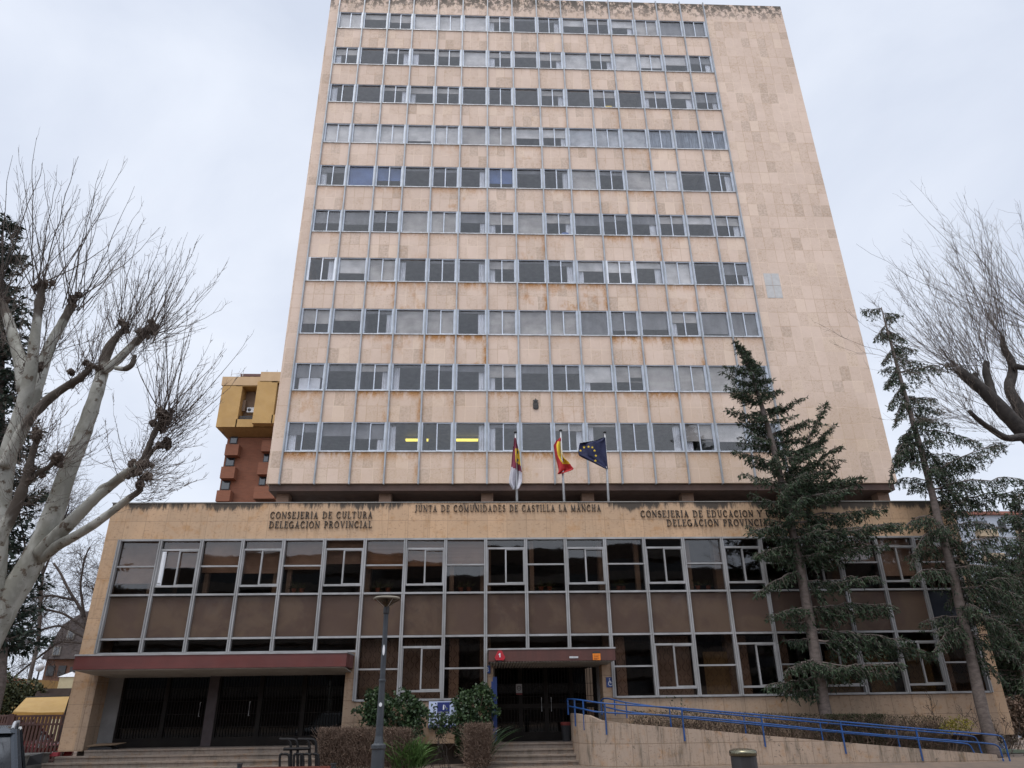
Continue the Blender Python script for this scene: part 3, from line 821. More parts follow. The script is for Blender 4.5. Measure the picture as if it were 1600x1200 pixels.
# ------------------------------------------------------------------ steps and ramp
SZ = .1045*1.6
def steps(label, x0s, x1s, n=4):
    o = thing('stone_steps', ((x0s[0]+x1s[0])/2, P-1, GZ), label, 'steps', 'stone steps up to the doors')
    for i in range(n):
        b = MB(); z = .995-.166*i; y = P-.4-.30*i
        b.box(x0s[i], x1s[i], y, P+.65 if i == 0 else P-.4-.30*(i-1)+.02, z-.05, z)
        b.box(x0s[i]+.005, x1s[i]-.005, y+.03, P+.6, max(GZ-.1, z-.175), z-.05)
        b.build('step', M['step_stone'], o)
steps('broad worn stone steps under the long red canopy', [-13.0, -13.75, -13.95, -14.05], [-4.8]*4)
steps('narrow stone steps between blue panel and ramp wall', [.3, .15, .0, -.15], [3.28, 3.3, 3.32, 3.34])

ramp = thing('wheelchair_ramp', (9, 25, GZ), 'pale stone wheelchair ramp curving down to the right with blue handrails', 'ramp')
# outer parapet wall: plan curve and sloping top
def rcurve():
    a = [(3.12, 27.05), (3.12, 26.4), (3.2, 25.8), (3.42, 25.3), (3.8, 24.92), (4.4, 24.72), (5.2, 24.62)]
    return a+[(x, 24.62-.022*(x-5.2)) for x in (7, 9, 11, 13, 15, 16.15)]
rc = np.array(rcurve())
def topz(i, x):
    return np.interp(x, [3.12, 3.45, 3.8, 4.5, 7, 9, 13, 16.15], [1.86, 1.82, 1.68, 1.585, 1.37, 1.175, .81, .545])
d = np.gradient(rc, axis=0); d = unit(d); nrm = np.stack([-d[:, 1], d[:, 0]], 1)       # towards the ramp
tz = np.array([topz(i, x) for i, x in enumerate(rc[:, 0])])
tz[:3] = [1.88, 1.87, 1.85]
Wd = .22
Vv = []
for (p_, n_, z_) in zip(rc, nrm, tz):
    Vv += [(p_[0], p_[1], .2), (p_[0], p_[1], z_), (p_[0]+n_[0]*Wd, p_[1]+n_[1]*Wd, z_), (p_[0]+n_[0]*Wd, p_[1]+n_[1]*Wd, .2)]
k = len(rc); Fq = []
for i in range(k-1):
    for j in range(4):
        Fq.append((4*i+j, 4*i+(j+1) % 4, 4*i+4+(j+1) % 4, 4*i+4+j))
Fq += [(3, 2, 1, 0), (4*k-4, 4*k-3, 4*k-2, 4*k-1)]
MB().add(Vv, Fq).build('wall', M['ramp_stone'], ramp)
b = MB(); V2 = []
for x in np.linspace(4.4, 16.1, 10):
    zf = np.interp(x, [4.4, 16.1], [.98, GZ+.02]); V2 += [(x, 24.86-.022*max(0, x-5.2), zf), (x, 25.62, zf)]
b.add(V2, [(2*i, 2*i+2, 2*i+3, 2*i+1) for i in range(9)])
b.box(4.0, 4.39, 25.4, 27.1, .7, .975); b.box(3.5, 3.99, 25.9, 27.1, .7, .975)
b.build('floor', M['conc'], ramp)
b = MB()
b.prism([(4.8, .2), (16.0, .2), (16.0, .46), (4.8, 1.33)], 25.63, 25.78); b.build('kerb_wall', M['ramp_stone'], ramp)
def rail(pts, r=.024, n=8):
    P_ = np.array(pts, float)
    for _ in range(2):                       # round the bends
        Q = [P_[0]]
        for a, c in zip(P_[:-1], P_[1:]): Q += [a*.8+c*.2, a*.2+c*.8]
        P_ = np.array(Q+[P_[-1]])
    return MB().tube(P_, r, n)
def front(u, v): 
    Y = np.interp(u, [885, 897, 912, 932, 960, 1000, 1559], [26.9, 26.0, 25.4, 24.9, 24.66, 24.58, 24.33])
    return at(u, v, Y)
RAILS = []
for top, pts in (('t', [(887, 1092), (897, 1092.5), (912, 1094.5), (945, 1099.5), (1065, 1106.5), (1189, 1117), (1313, 1127.5), (1433, 1138.5), (1556, 1148), (1568, 1152), (1577, 1185), (1582, 1203)]),
                 ('l', [(888, 1103), (897, 1105), (912, 1108), (932, 1113), (1065, 1118.5), (1189, 1130), (1313, 1143), (1433, 1153), (1552, 1162), (1562, 1167), (1568, 1189), (1571, 1203)])):
    rail([front(*p_) for p_ in pts]).build('handrail', M['blue'], ramp)
for u0, v0, u1, v1 in ((887, 1092, 888, 1117), (897.5, 1092.5, 899, 1135), (911, 1095, 912, 1141), (945, 1100, 947, 1148), (1065, 1107, 1068, 1158), (1189, 1117, 1192.5, 1167), (1313, 1128, 1319, 1178), (1431, 1139, 1442, 1189)):
    a, c = front(u0, v0), front(u1, v1); c[:2] = a[:2]
    MB().tube([c, a], .027, 8).build('post', M['blue'], ramp)
def back(u, v): return at(u, v, 25.70 if u > 985 else np.interp(u, [938, 985], [26.6, 25.70]))
for pts in ([(941, 1117), (938.5, 1096), (942, 1091.5), (950, 1091), (978, 1098), (1065, 1109.5), (1189, 1121), (1380, 1137.6), (1516, 1149), (1526, 1153), (1535, 1180)],
            [(943, 1104), (978, 1112), (1065, 1121.5), (1189, 1133), (1380, 1150.7), (1506, 1161), (1516, 1164), (1524, 1180)]):
    rail([back(*p_) for p_ in pts]).build('handrail', M['blue'], ramp)
for u, v0, v1 in ((960, 1094, 1118), (978, 1098, 1122), (1046, 1107, 1136), (1162, 1119, 1146), (1281, 1129, 1157), (1400, 1139, 1168)):
    a, c = back(u, v0), back(u+1, v1); c[:2] = a[:2]
    MB().tube([c, a], .024, 8).build('post', M['blue'], ramp)

# ------------------------------------------------------------------ entrance fittings
a = at(781, 1025, 25.75)
o = thing('alarm_siren', (a[0], 25.74, a[2]), 'red six-sided alarm siren on the left of the entrance canopy', 'alarm')
r_ = .175
MB().prism([(a[0]+x_*r_, a[2]+z_*r_) for x_, z_ in ((-.35, .95), (.35, .95), (1., -.3), (.75, -.8), (-.75, -.8), (-1., -.3))], 25.62, 25.748).build('body', mat('siren_red', (.42, .022, .035), (.36, .02, .03), 3., .35), o)
MB().box(a[0]-.015, a[0]+.015, 25.612, 25.62, a[2]-.05, a[2]+.08).box(a[0]-.04, a[0]-.015, 25.612, 25.62, a[2]+.02, a[2]+.06).build('emblem', M['white'], o)
MB().box(a[0]-.06, a[0]+.06, 25.66, 25.748, a[2]-.2, a[2]-.135).build('base', M['dark'], o)
a = at(932, 1025, 25.75)
o = thing('notice_plate', (a[0], 25.74, a[2]), 'orange notice plate with dark top on the right of the entrance canopy', 'notice')
MB().box(a[0]-.13, a[0]+.13, 25.722, 25.748, a[2]-.13, a[2]+.08).build('plate', mat('notice_orange', (.75, .22, .012), (.68, .20, .012), 3., .5), o)
MB().prism([(a[0]-.13, a[2]+.085), (a[0]+.13, a[2]+.085), (a[0]+.1, a[2]+.15), (a[0]-.1, a[2]+.15)], 25.72, 25.748).build('header', M['dark'], o)
b = MB()
for zz, w_ in ((.03, .2), (-.02, .17), (-.07, .19), (-.1, .12)): b.box(a[0]-.1, a[0]-.1+w_, 25.716, 25.7215, a[2]+zz-.008, a[2]+zz+.008)
b.build('print', mat('print_brown', (.35, .09, .01)), o)
a = at(896.5, 1027, 25.75)
o = tag(MB().box(a[0]-.15, a[0]+.15, 25.725, 25.748, a[2]-.03, a[2]+.03).build('name_plate', M['alu_dull']), 'small blank grey plate on the brown entrance canopy', 'plate')
a = at(761, 1046, P)
o = thing('house_number', (a[0], P, a[2]), 'small blue house number tile 3 on the stone pier', 'number plate')
MB().box(a[0]-.12, a[0]+.12, P-.022, P-.002, a[2]-.13, a[2]+.13).build('tile', M['bluedark'], o)
b = MB()
pl = [(a[0]+.045*x_, a[2]+.075*z_) for x_, z_ in (arc(0, .45, .8, .5, 150, -60, 10)+arc(0, -.5, .9, .52, 60, -150, 10))]
for (x0, z0), (x1, z1) in zip(pl[:-1], pl[1:]): b.bar((x0, P-.024, z0), (x1, P-.024, z1), .004, .02, up=(-(z1-z0), 0, x1-x0))
b.build('numeral', M['white'], o)
a = at(954, 1066, P)
o = thing('access_sign', (a[0], P, a[2]), 'blue square sign with white wheelchair symbol on the stone pier', 'sign')
MB().box(a[0]-.155, a[0]+.155, P-.02, P-.002, a[2]-.165, a[2]+.165).build('plate', M['bluedark'], o)
b = MB(); y_ = P-.023
def seg(x0, z0, x1, z1, t_=.026): b.bar((a[0]+x0, y_, a[2]+z0), (a[0]+x1, y_, a[2]+z1), .005, t_, up=(-(z1-z0), 0, x1-x0))
pl = arc(-.01, -.04, .075, .075, 110, 360, 12)
for (x0, z0), (x1, z1) in zip(pl[:-1], pl[1:]): seg(x0, z0, x1, z1, .02)
seg(-.035, .075, -.02, -.02); seg(-.02, -.02, .055, -.02); seg(.055, -.02, .085, -.1); seg(-.03, .03, .03, .03, .018); seg(-.05, .11, -.02, .11, .032)
b.build('symbol', M['white'], o)
b = MB(); a0 = at(772, 1060, 27.0)
b.box(a0[0]-.05, a0[0]+.10, 26.93, 27.02, 1.0, a0[2]); b.prism([(a0[0]-.05, a0[2]), (a0[0]+.10, a0[2]), (a0[0]+.09, a0[2]+.05), (a0[0]-.03, a0[2]+.05)], 26.93, 27.02)
b.box(a0[0]-.1, a0[0]-.05, 26.955, 26.995, 1.2, a0[2]-.1)
tag(b.build('folded_shutter', M['bluedark']), 'tall dark blue folded metal panel left of the entrance doors', 'shutter')
a, c = at(670.5, 1096, P), at(713.5, 1137, P)
o = thing('wall_sign', ((a[0]+c[0])/2, P, (a[2]+c[2])/2), 'white wall sign with navy square emblem and navy foot strip', 'sign')
x0, x1, z0, z1 = a[0], c[0], c[2], a[2]
MB().box(x0, x1, P-.06, P-.002, z0, z1).build('board', mat('sign_white', (.50, .56, .74), (.46, .52, .70), 2., .4), o)
MB().box(x0+.30*(x1-x0), x0+.74*(x1-x0), P-.066, P-.0605, z0+.53*(z1-z0), z1-.03).build('emblem_panel', M['navy'], o)
MB().box(x0, x1, P-.066, P-.0605, z0+.0, z0+.09).build('foot_strip', M['navy'], o)
b = MB(); W_, H_ = x1-x0, z1-z0
b.prism([(x0+.50*W_, z0+.68*H_), (x0+.55*W_, z0+.68*H_), (x0+.545*W_, z0+.84*H_), (x0+.525*W_, z0+.88*H_), (x0+.505*W_, z0+.84*H_)], P-.070, P-.0665)
b.bar((x0+.56*W_, P-.068, z0+.86*H_), (x0+.64*W_, P-.068, z0+.68*H_), .003, .012, up=(.18*H_, 0, .08*W_))
b.build('emblem_mark', M['white'], o)
text_mb('CASTILLA LA MANCHA', x0+.33*W_, x0+.71*W_, z0+.56*H_, z0+.61*H_, P-.070, P-.0665).build('text_line', M['white'], o)
text_mb('CONSEJERIA DE EDUCACION', x0+.06*W_, x0+.95*W_, z0+.43*H_, z0+.465*H_, P-.064, P-.0605).build('text_line', M['navy'], o)
text_mb('DELEGACION PROVINCIAL', x0+.3*W_, x0+.92*W_, z0+.24*H_, z0+.275*H_, P-.064, P-.0605).build('text_line', M['navy'], o)
text_mb('CONSEJERIA DE CULTURA', x0+.04*W_, x0+.9*W_, z0+.025*H_, z0+.07*H_, P-.070, P-.0665).build('text_line', M['white'], o)
a, c = at(647, 1101, P), at(663.5, 1133, P)
o = thing('paper_notice', (a[0]+.2, P, c[2]), 'pale green and white notices half hidden behind ivy on the wall', 'notice')
MB().box(a[0], c[0]+.0, P-.014, P-.002, a[2]-.36, a[2]).build('green_sheet', mat('notice_green', (.30, .40, .35), (.26, .36, .31), 3., .5), o)
MB().box(a[0]+.02, a[0]+.24, P-.014, P-.002, c[2], a[2]-.38).build('white_sheet', M['white'], o)
b = MB()
for zz in (.05, .1, .27, .31): b.box(a[0]+.04, c[0]-.03, P-.018, P-.0145, a[2]-zz-.012, a[2]-zz)
b.build('print', mat('print_green', (.03, .12, .08)), o)
a = at(811, 1079, P+.84)
o = thing('door_notice', (a[0], P+.84, a[2]), 'white notice with black ring symbol taped on the grille door', 'notice')
MB().box(a[0]-.11, a[0]+.11, P+.835, P+.842, a[2]-.08, a[2]+.22).build('sheet', mat('paper_dim', (.30, .29, .28)), o)
b = MB(); pl = arc(a[0], a[2]+.08, .07, .07, 0, 360, 16)
for (x0, z0), (x1, z1) in zip(pl[:-1], pl[1:]): b.bar((x0, P+.831, z0), (x1, P+.831, z1), .004, .022, up=(-(z1-z0), 0, x1-x0))
b.box(a[0]-.045, a[0]+.045, P+.829, P+.834, a[2]+.07, a[2]+.09)
b.build('symbol', M['dark'], o)
MB().box(a[0]-.11, a[0]+.11, P+.835, P+.842, a[2]-.14, a[2]-.09).build('strip', mat('strip_red', (.14, .02, .02)), o)
a = at(884, 1127, P+.3)
o = thing('litter_bin', (a[0], P+.4, 1.0), 'black litter bin with red rim beside the entrance door', 'bin')
MB().lathe((a[0], P+.4, .995), [(.13, 0), (.16, .45), (.17, .5), (.15, .5)], 14).build('body', M['dark'], o)
MB().lathe((a[0], P+.4, .995), [(.172, .5), (.178, .58), (.16, .6), (.12, .6)], 14).build('rim', mat('bin_red', (.16, .02, .015)), o)
b = MB()
gt = [(-.9, 0, .0), (-.7, 0, .0)]
A0 = at(681, 1186, P+.7); A1 = at(752, 1186, P+.7); zt = at(700, 1172, P+.7)[2]
sx = (A1[0]-A0[0])/4.6; h_ = zt-A0[2]
y_ = P+.692
def gs(pts, X):
    for (p0, q0), (p1, q1) in zip(pts[:-1], pts[1:]):
        b.bar((A0[0]+(X+p0)*sx, y_, A0[2]+q0*h_), (A0[0]+(X+p1)*sx, y_, A0[2]+q1*h_), .006, .022, up=(-(q1-q0)*h_, 0, (p1-p0)*sx))
gs([(.1, 0), (.12, 1), (.6, .95), (.55, .55), (.12, .5)], .5); gs([(.1, 1), (.1, .2), (.35, 0), (.6, .25), (.62, 1)], 1.6)
gs([(.0, 1), (.75, 1)], 2.6); gs([(.37, 1), (.37, 0)], 2.6); gs([(.05, 0), (.35, 1), (.68, 0)], 3.6); gs([(.18, .4), (.55, .4)], 3.6)
tag(b.build('graffiti', mat('graffiti_black', (.03, .027, .025))), 'faint black scrawled capitals on the plinth wall under the white sign', 'graffiti')
# flattened cardboard by the left door pier
o = thing('cardboard_pile', (-12.6, P-.1, 1.0), 'flattened brown cardboard on dark bags by the left door pier', 'cardboard')
b = MB(); V_ = []
b.prism([(-13.0, 1.0), (-12.2, 1.0), (-12.25, 1.06), (-12.6, 1.12), (-12.95, 1.08)], P-.2, P+.25); b.build('bags', M['dark'], o)
MB().add([(-13.0, P-.3, 1.10), (-12.05, P-.3, 1.13), (-12.0, P+.3, 1.17), (-12.9, P+.3, 1.15), (-13.0, P-.3, 1.115), (-12.05, P-.3, 1.145), (-12.0, P+.3, 1.185), (-12.9, P+.3, 1.165)],
         [(0, 3, 2, 1), (4, 5, 6, 7), (0, 1, 5, 4), (1, 2, 6, 5), (2, 3, 7, 6), (3, 0, 4, 7)]).build('sheet', mat('cardboard', (.20, .13, .075), (.16, .105, .06), 2., .9), o)
tag(MB().box(-14.25, -13.98, P-.12, P+.05, .82, .93).build('red_block', mat('red_plastic', (.35, .05, .06), (.3, .045, .055), 2., .5)), 'small red block under the left stone pier', 'block')
tag(MB().box(-15.1, -14.2, 25.6, 27.0, .2, .90).box(-15.15, -14.15, 25.55, 27.0, .90, .94).build('concrete_block', mat('dark_concrete', (.15, .145, .13), (.11, .105, .095), 2., .9)), 'grey concrete kerb block at the left end of the steps', 'wall')

# ------------------------------------------------------------------ flags and poles
g = 'flagpoles behind the fascia'
YF = 28.0
FL = [((805.5, 676), (808, 790)), ((876, 673), (882, 790)), ((945, 676), (951, 790))]
nm = ['white flagpole with the crimson flag, leftmost of three', 'grey flagpole with the red and yellow flag, between the other two', 'thin grey flagpole with the blue flag of stars, rightmost of three']
for ((u0, v0), (u1, v1)), lb in zip(FL, nm):
    a, c = at(u0, v0, YF), at(u1, v1, YF); c[2] = 8.95
    o = thing('flagpole', c, lb, 'flagpole', g)
    MB().tube([c, c*.5+a*.5, a], [.05, .045, .033], 10).build('pole', M['alu_dull'], o, True)
    MB().lathe((a[0], a[1], a[2]), [(.03, -.05), (.07, 0), (.07, .03), (.02, .06)], 10).build('finial', M['dark'], o)
def cloth(rows, cls, mats, label, fold, n=26, m_=40, name='flag'):
    """rows: (v, uL, uR) outline of the hanging cloth; cls(s, v) picks the stripe"""
    vs = np.linspace(rows[0][0], rows[-1][0], m_)
    uL = np.interp(vs, [r[0] for r in rows], [r[1] for r in rows]); uR = np.interp(vs, [r[0] for r in rows], [r[2] for r in rows])
    V = np.zeros((m_, n, 3)); 
    for i, v in enumerate(vs):
        for j in range(n):
            s = j/(n-1); V[i, j] = at(uL[i]+(uR[i]-uL[i])*s, v, YF-.06+fold(s, i/(m_-1)))
    fs = {}
    for i in range(m_-1):
        for j in range(n-1):
            fs.setdefault(cls((j+.5)/(n-1), (vs[i]+vs[i+1])/2), []).append((i*n+j, i*n+j+1, (i+1)*n+j+1, (i+1)*n+j))
    b = MB(); b.V.append(V.reshape(-1, 3)); b.n = m_*n
    for k_, f in fs.items(): b.F.append((f, k_))
    c = V[0, n//2]
    o = b.build(name, mats, None, True, c)
    s_ = o.modifiers.new('cloth', 'SOLIDIFY'); s_.thickness = .006
    return tag(o, label, 'flag', 'flags over the entrance')
crim = mat('flag_crimson', (.20, .025, .055), (.16, .02, .045), 4., .8); yel = mat('flag_yellow', (.72, .50, .03), (.6, .42, .025), 4., .8)
fw = mat('flag_white', (.50, .49, .53), (.40, .39, .43), 5., .8); fr_ = mat('flag_red', (.42, .022, .022), (.34, .018, .02), 4., .8); fb = mat('flag_blue', (.008, .011, .050), (.006, .008, .038), 4., .8)
castle = mat('flag_emblem', (.05, .10, .14))
def c1(s, v):
    if v > 732+ (9*(s-.35)): return 2
    if 701 < v < 727-9*(1-s) and s > .42+.0*(v): 
        if abs(s-.72) < .09 and 704 < v < 708 or abs(s-.68) < .1 and 717 < v < 721: return 3
        return 1
    return 0
cloth([(684, 803.5, 806), (695, 802.5, 808.5), (705, 801, 811), (715, 799.8, 812.5), (725, 799, 813.5), (733, 798, 814.5), (741, 796.5, 815.8), (750, 795.2, 816), (756, 796, 814), (763, 800, 811), (765, 801, 807)], c1, [crim, yel, fw, castle],
      'limp crimson and white flag with a yellow castle, frayed at the bottom', lambda s, t: .16*math.sin(s*9+t*3)*min(1, t*3)+.05*math.sin(s*23))
def c2(s, v):
    if v < 722:
        lim = .36 if v > 690 else 1
        return 0 if s < lim or (v > 712 and s < .30) else 1
    if v < 724.5 and s > .38: return 1
    return 0
cloth([(684, 874.5, 876.5), (690, 868, 877), (696, 865, 877.5), (704, 866, 878), (712, 867.5, 879), (716, 868.5, 882), (722, 870, 889), (728, 871.5, 893), (733, 872.5, 897), (736, 873, 890), (741, 871, 874)], c2, [fr_, yel],
      'red and yellow striped flag folded round its pole', lambda s, t: .14*math.sin(s*8+t*4)*min(1, t*3))
ef = cloth([(683.5, 942, 946), (688, 932, 946), (692, 906, 946.5), (698, 904.5, 947), (706, 903.5, 947.3), (712, 904.5, 948), (716, 912, 948.3), (722, 925, 949), (728, 937, 949.5), (733, 947, 950)], lambda s, v: 0, [fb],
      'dark blue flag with a ring of yellow stars blowing to the left', lambda s, t: (.13*math.sin(s*7+t*3)+.06*math.sin(s*15-t*5))*(1-s))
for u, v in ((907, 704), (912.5, 699), (919.5, 698), (925.5, 699), (929, 704), (931, 712), (930.3, 720)):
    c = at(u, v, YF-.22); b = MB()
    b.prism([(c[0]+(.062 if i % 2 == 0 else .025)*math.sin(i*math.pi/5), c[2]+(.062 if i % 2 == 0 else .025)*math.cos(i*math.pi/5)) for i in range(10)], c[1]-.004, c[1]+.004)
    b.build('star', yel, ef)

# ------------------------------------------------------------------ street furniture
YL = 15.
a = at(607, 944, YL); c = at(590, 1200, YL)
lx = (a[0]+c[0])/2-.02
zt = at(607, 935, YL)[2]
o = thing('street_lamp', (lx, YL, GZ), 'dark grey street lamp with wide glass cone head standing before the facade', 'street lamp')
def zz(v): return at(598, v, YL)[2]
b = MB()
b.lathe((lx, YL, 0), [(.16, GZ), (.16, GZ+.06), (.128, GZ+.1), (.122, zz(1171)), (.14, zz(1169)), (.14, zz(1164)), (.09, zz(1161)), (.072, zz(1150)), (.058, zz(1066)), (.068, zz(1065)), (.068, zz(1062)), (.054, zz(1061)), (.046, zz(958))], 18)
b.build('pole', mat('lamp_grey', (.036, .042, .050), (.050, .056, .064), 5., .45, .2), o, False)
b = MB(); b.lathe((lx, YL, 0), [(.05, zz(960)), (.06, zz(958)), (.06, zz(949)), (.045, zz(948))], 14); b.build('collar', M['dark'], o)
zb_, zh = zz(948), zz(936)
b = MB(); n_ = 24
b.lathe((lx, YL, 0), [(.055, zb_), (.15, zb_+(zh-zb_)*.45), (.265, zh-.01), (.258, zh-.01), (.145, zb_+(zh-zb_)*.47), (.05, zb_+.012)], 24)
b.build('lamp_shade', glassmat('lamp_glass', (.62, .56, .46), 1.45, .05), o)
b = MB(); b.lathe((lx, YL, 0), [(.275, zh-.012), (.285, zh+.01), (.24, zh+.035), (.05, zh+.05), (.001, zh+.05)], 24); b.build('lamp_cap', mat('lamp_cap', (.16, .14, .11), (.2, .18, .14), 4., .5), o)
b = MB()
for i in range(4):
    an = i*math.pi/2+.6
    b.tube([(lx+.055*math.cos(an), YL+.055*math.sin(an), zb_), (lx+.268*math.cos(an), YL+.268*math.sin(an), zh)], .006, 5)
b.lathe((lx, YL, 0), [(.03, zb_), (.03, zh-.05), (.02, zh)], 8)
b.build('lamp_frame', M['alu_dull'], o)
for vv, w_, h_ in ((1016, .022, .20), (1101, .03, .075)):
    z_ = zz(vv); r_ = .056 if vv < 1050 else .066
    MB().prism([(lx+w_*math.cos(t_)*1, z_+h_/2*math.sin(t_)) for t_ in np.linspace(0, 6.28, 12)[:-1]], YL-r_-.012, YL-r_+.02).build('sticker', M['white'], o)

a = at(1160, 1170, 8.5)
o = thing('bollard_light', (a[0], 8.5, GZ), 'short dark bollard light with gleaming domed top, in front of the ramp wall', 'bollard')
w_ = .145
MB().lathe((a[0], 8.5, GZ), [(w_+.02, 0), (w_+.02, .03), (w_-.01, .04), (w_-.01, a[2]-GZ-.07), (w_-.02, a[2]-GZ-.065)], 24).build('post', M['dark'], o)
MB().lathe((a[0], 8.5, a[2]-.065), [(w_, 0), (w_, .04), (w_-.012, .055), (.08, .066), (.001, .07)], 24).build('dome', mat('bollard_brass', (.22, .205, .14), (.16, .15, .105), 3., .3, .9), o, True)

M['rack'] = mat('rack_black', (.007, .007, .008), (.012, .011, .011), 4., .6, 0, .2)
o = thing('bike_rack', (-5.4, 24.2, GZ), 'black tubular bicycle rack of curved hoops beside the brown hedge', 'bike rack')
for u in (436.5, 447, 465.5, 476):
    p_ = lambda uu, v: at(uu, v, 24.2)
    MB().tube(rail([p_(u, 1155), p_(u+15, 1155.5), p_(u+18, 1162), p_(u+18, 1175), p_(u+18, 1215)], .03).V[0].reshape(-1, 8, 3).mean(1), .042, 8).build('hoop', M['rack'], o)
for u in (437, 459, 470, 483):
    q = [at(u, 1215, 23.8), at(u, 1180, 23.8), at(u+3, 1178, 23.8), at(u+12, 1178, 23.8), at(u+15, 1181, 23.8), at(u+15, 1215, 23.8)]
    MB().tube(rail(q, .026).V[0].reshape(-1, 8, 3).mean(1), .036, 8).build('low_hoop', M['rack'], o)
MB().tube([at(443, 1170.5, 24.15), at(484, 1169.5, 24.15)], .045, 8).build('cross_bar', M['rack'], o)
MB().bar(at(436, 1212, 24.2), at(495, 1210, 24.2), .08, .05).build('ground_bar', M['rack'], o)

o = thing('bench', (-3.9, 16, GZ), 'low red wooden bench back with black end posts by the lamp', 'bench')
a, c = at(375, 1198.2, 16), at(517, 1196.2, 16)
b = MB(); b.bar(a-[0, 0, .09], c-[0, 0, .09], .04, .16); b.build('backrest', mat('red_wood', (.17, .04, .025), (.12, .03, .02), 3., .55, stretch=(.4, 3, 3)), o)
b = MB(); b.box(a[0], c[0], 15.5, 15.95, .72, .77); b.build('seat', mat('red_wood_seat', (.17, .04, .025), (.12, .03, .02), 3., .55, stretch=(.4, 3, 3)), o)
for u in (375, 521.5):
    p_ = at(u, 1192.5, 16); MB().lathe((p_[0], 16.0, GZ), [(.05, 0), (.05, p_[2]-GZ-.02), (.06, p_[2]-GZ-.02), (.06, p_[2]-GZ)], 10).box(p_[0]-.03, p_[0]+.03, 15.5, 15.96, .6, .715).build('leg', M['dark'], o)

# ------------------------------------------------------------------ cars
def loft(secs, n=18):
    """secs: (y, half width, z low, z high, roundness) -> closed body"""
    b = MB(); V = []
    for (y, w, z0, z1, e) in secs:
        for i in range(n):
            t_ = 2*math.pi*i/n; c_, s_ = math.cos(t_), math.sin(t_)
            V.append((w*math.copysign(abs(c_)**e, c_), y, (z0+z1)/2+(z1-z0)/2*math.copysign(abs(s_)**e, s_)))
    F = [(j*n+i, j*n+(i+1) % n, (j+1)*n+(i+1) % n, (j+1)*n+i) for j in range(len(secs)-1) for i in range(n)]
    F += [tuple(range(n-1, -1, -1)), tuple(range((len(secs)-1)*n, len(secs)*n))]
    return b.add(V, F)
def car(loc, paint, label, suv=False, rot=0., rails=False):
    """car with its front towards -Y"""
    o = thing('parked_car', loc, label, 'car')
    o['_o'] = (0., 0., 0.); o.rotation_euler = (0, 0, rot)
    H = 1.53 if suv else 1.42; wb = .95 if suv else .86; W = .92 if suv else .87
    loft([(-2.2, W*.72, .36, .62, .45), (-2.12, W*.9, .28, .74, .42), (-1.6, W*.98, .24, wb-.06, .4), (-1.0, W, .24, wb+.02, .38), (0, W, .24, wb+.04, .38), (1.3, W, .24, wb+.04, .38), (1.95, W*.95, .28, wb+.02, .4), (2.15, W*.85, .36, wb-.1, .45)]).build('body', paint, o, True)
    ya, yb, yc, yd = (-1.0, -.35, 1.55, 1.95) if suv else (-.95, -.2, 1.0, 1.6)
    wr = W*.74; z0 = wb-.03
    V = [(-W*.93, ya, z0), (W*.93, ya, z0), (W*.93, yd, z0), (-W*.93, yd, z0), (-wr, yb, H), (wr, yb, H), (wr, yc, H), (-wr, yc, H)]
    MB().add(V, [(0, 3, 2, 1), (0, 1, 5, 4), (1, 2, 6, 5), (2, 3, 7, 6), (3, 0, 4, 7), (4, 5, 6, 7)]).build('window_glass', M['carglass'], o)
    V_ = np.array(V); b = MB()
    for i, j in ((0, 4), (1, 5), (2, 6), (3, 7)): b.tube([V_[i], V_[j]], .045, 6)
    for s in (0, 1):
        e0, e1 = (1, 2) if s else (0, 3); f0, f1 = (5, 6) if s else (4, 7)
        b.tube([V_[e0]*.52+V_[e1]*.48, V_[f0]*.55+V_[f1]*.45], .04, 6)
    b.add([(-wr-.03, yb-.05, H-.02), (wr+.03, yb-.05, H-.02), (wr+.03, yc+.08, H-.03), (-wr-.03, yc+.08, H-.03), (-wr*.86, yb+.12, H+.05), (wr*.86, yb+.12, H+.05), (wr*.86, yc-.1, H+.04), (-wr*.86, yc-.1, H+.04)],
          [(0, 3, 2, 1), (0, 1, 5, 4), (1, 2, 6, 5), (2, 3, 7, 6), (3, 0, 4, 7), (4, 5, 6, 7)])
    b.build('roof', paint, o)
    if rails:
        for s in (-1, 1):
            MB().tube(np.array([(s*wr*.97, yb+.1, H+.02), (s*wr*.97, yb+.25, H+.10), (s*wr*.97, yc-.3, H+.10), (s*wr*.97, yc-.1, H+.02)]), .022, 6).build('roof_rail', M['alu'], o)
    for s in (-1, 1):
        MB().add([(s*(W-.02), -.78, wb+.02), (s*(W+.2), -.74, wb+.04), (s*(W+.2), -.70, wb+.2), (s*W, -.74, wb+.16), (s*(W-.02), -.62, wb+.02), (s*(W+.18), -.58, wb+.04), (s*(W+.18), -.58, wb+.2), (s*W, -.6, wb+.16)],
                 [(0, 1, 2, 3), (7, 6, 5, 4), (0, 4, 5, 1), (1, 5, 6, 2), (2, 6, 7, 3), (3, 7, 4, 0)]).build('mirror', M['dark'], o)
        MB().prism([(s*W*.55, .66), (s*W*.88, .68), (s*W*.86, .80), (s*W*.60, .76)], -2.16, -2.0).build('headlight', M['white'], o)
        for yy in (-1.35, 1.35):
            w_ = MB().lathe((0, 0, 0), [(.19, -.1), (.31, -.1), (.33, -.06), (.33, .06), (.31, .1), (.19, .1)], 20)
            A = np.concatenate(w_.V); w_.V = [np.stack([A[:, 2]+s*(W-.08), A[:, 0]+yy, A[:, 1]+.33], 1)]
            tw = w_.build('wheel', M['dark'], o)
            w_ = MB().lathe((0, 0, 0), [(.05, -.105), (.19, -.1), (.19, .1), (.05, .105)], 20)
            A = np.concatenate(w_.V); w_.V = [np.stack([A[:, 2]+s*(W-.08), A[:, 0]+yy, A[:, 1]+.33], 1)]
            w_.build('rim', M['alu_dull'], tw)
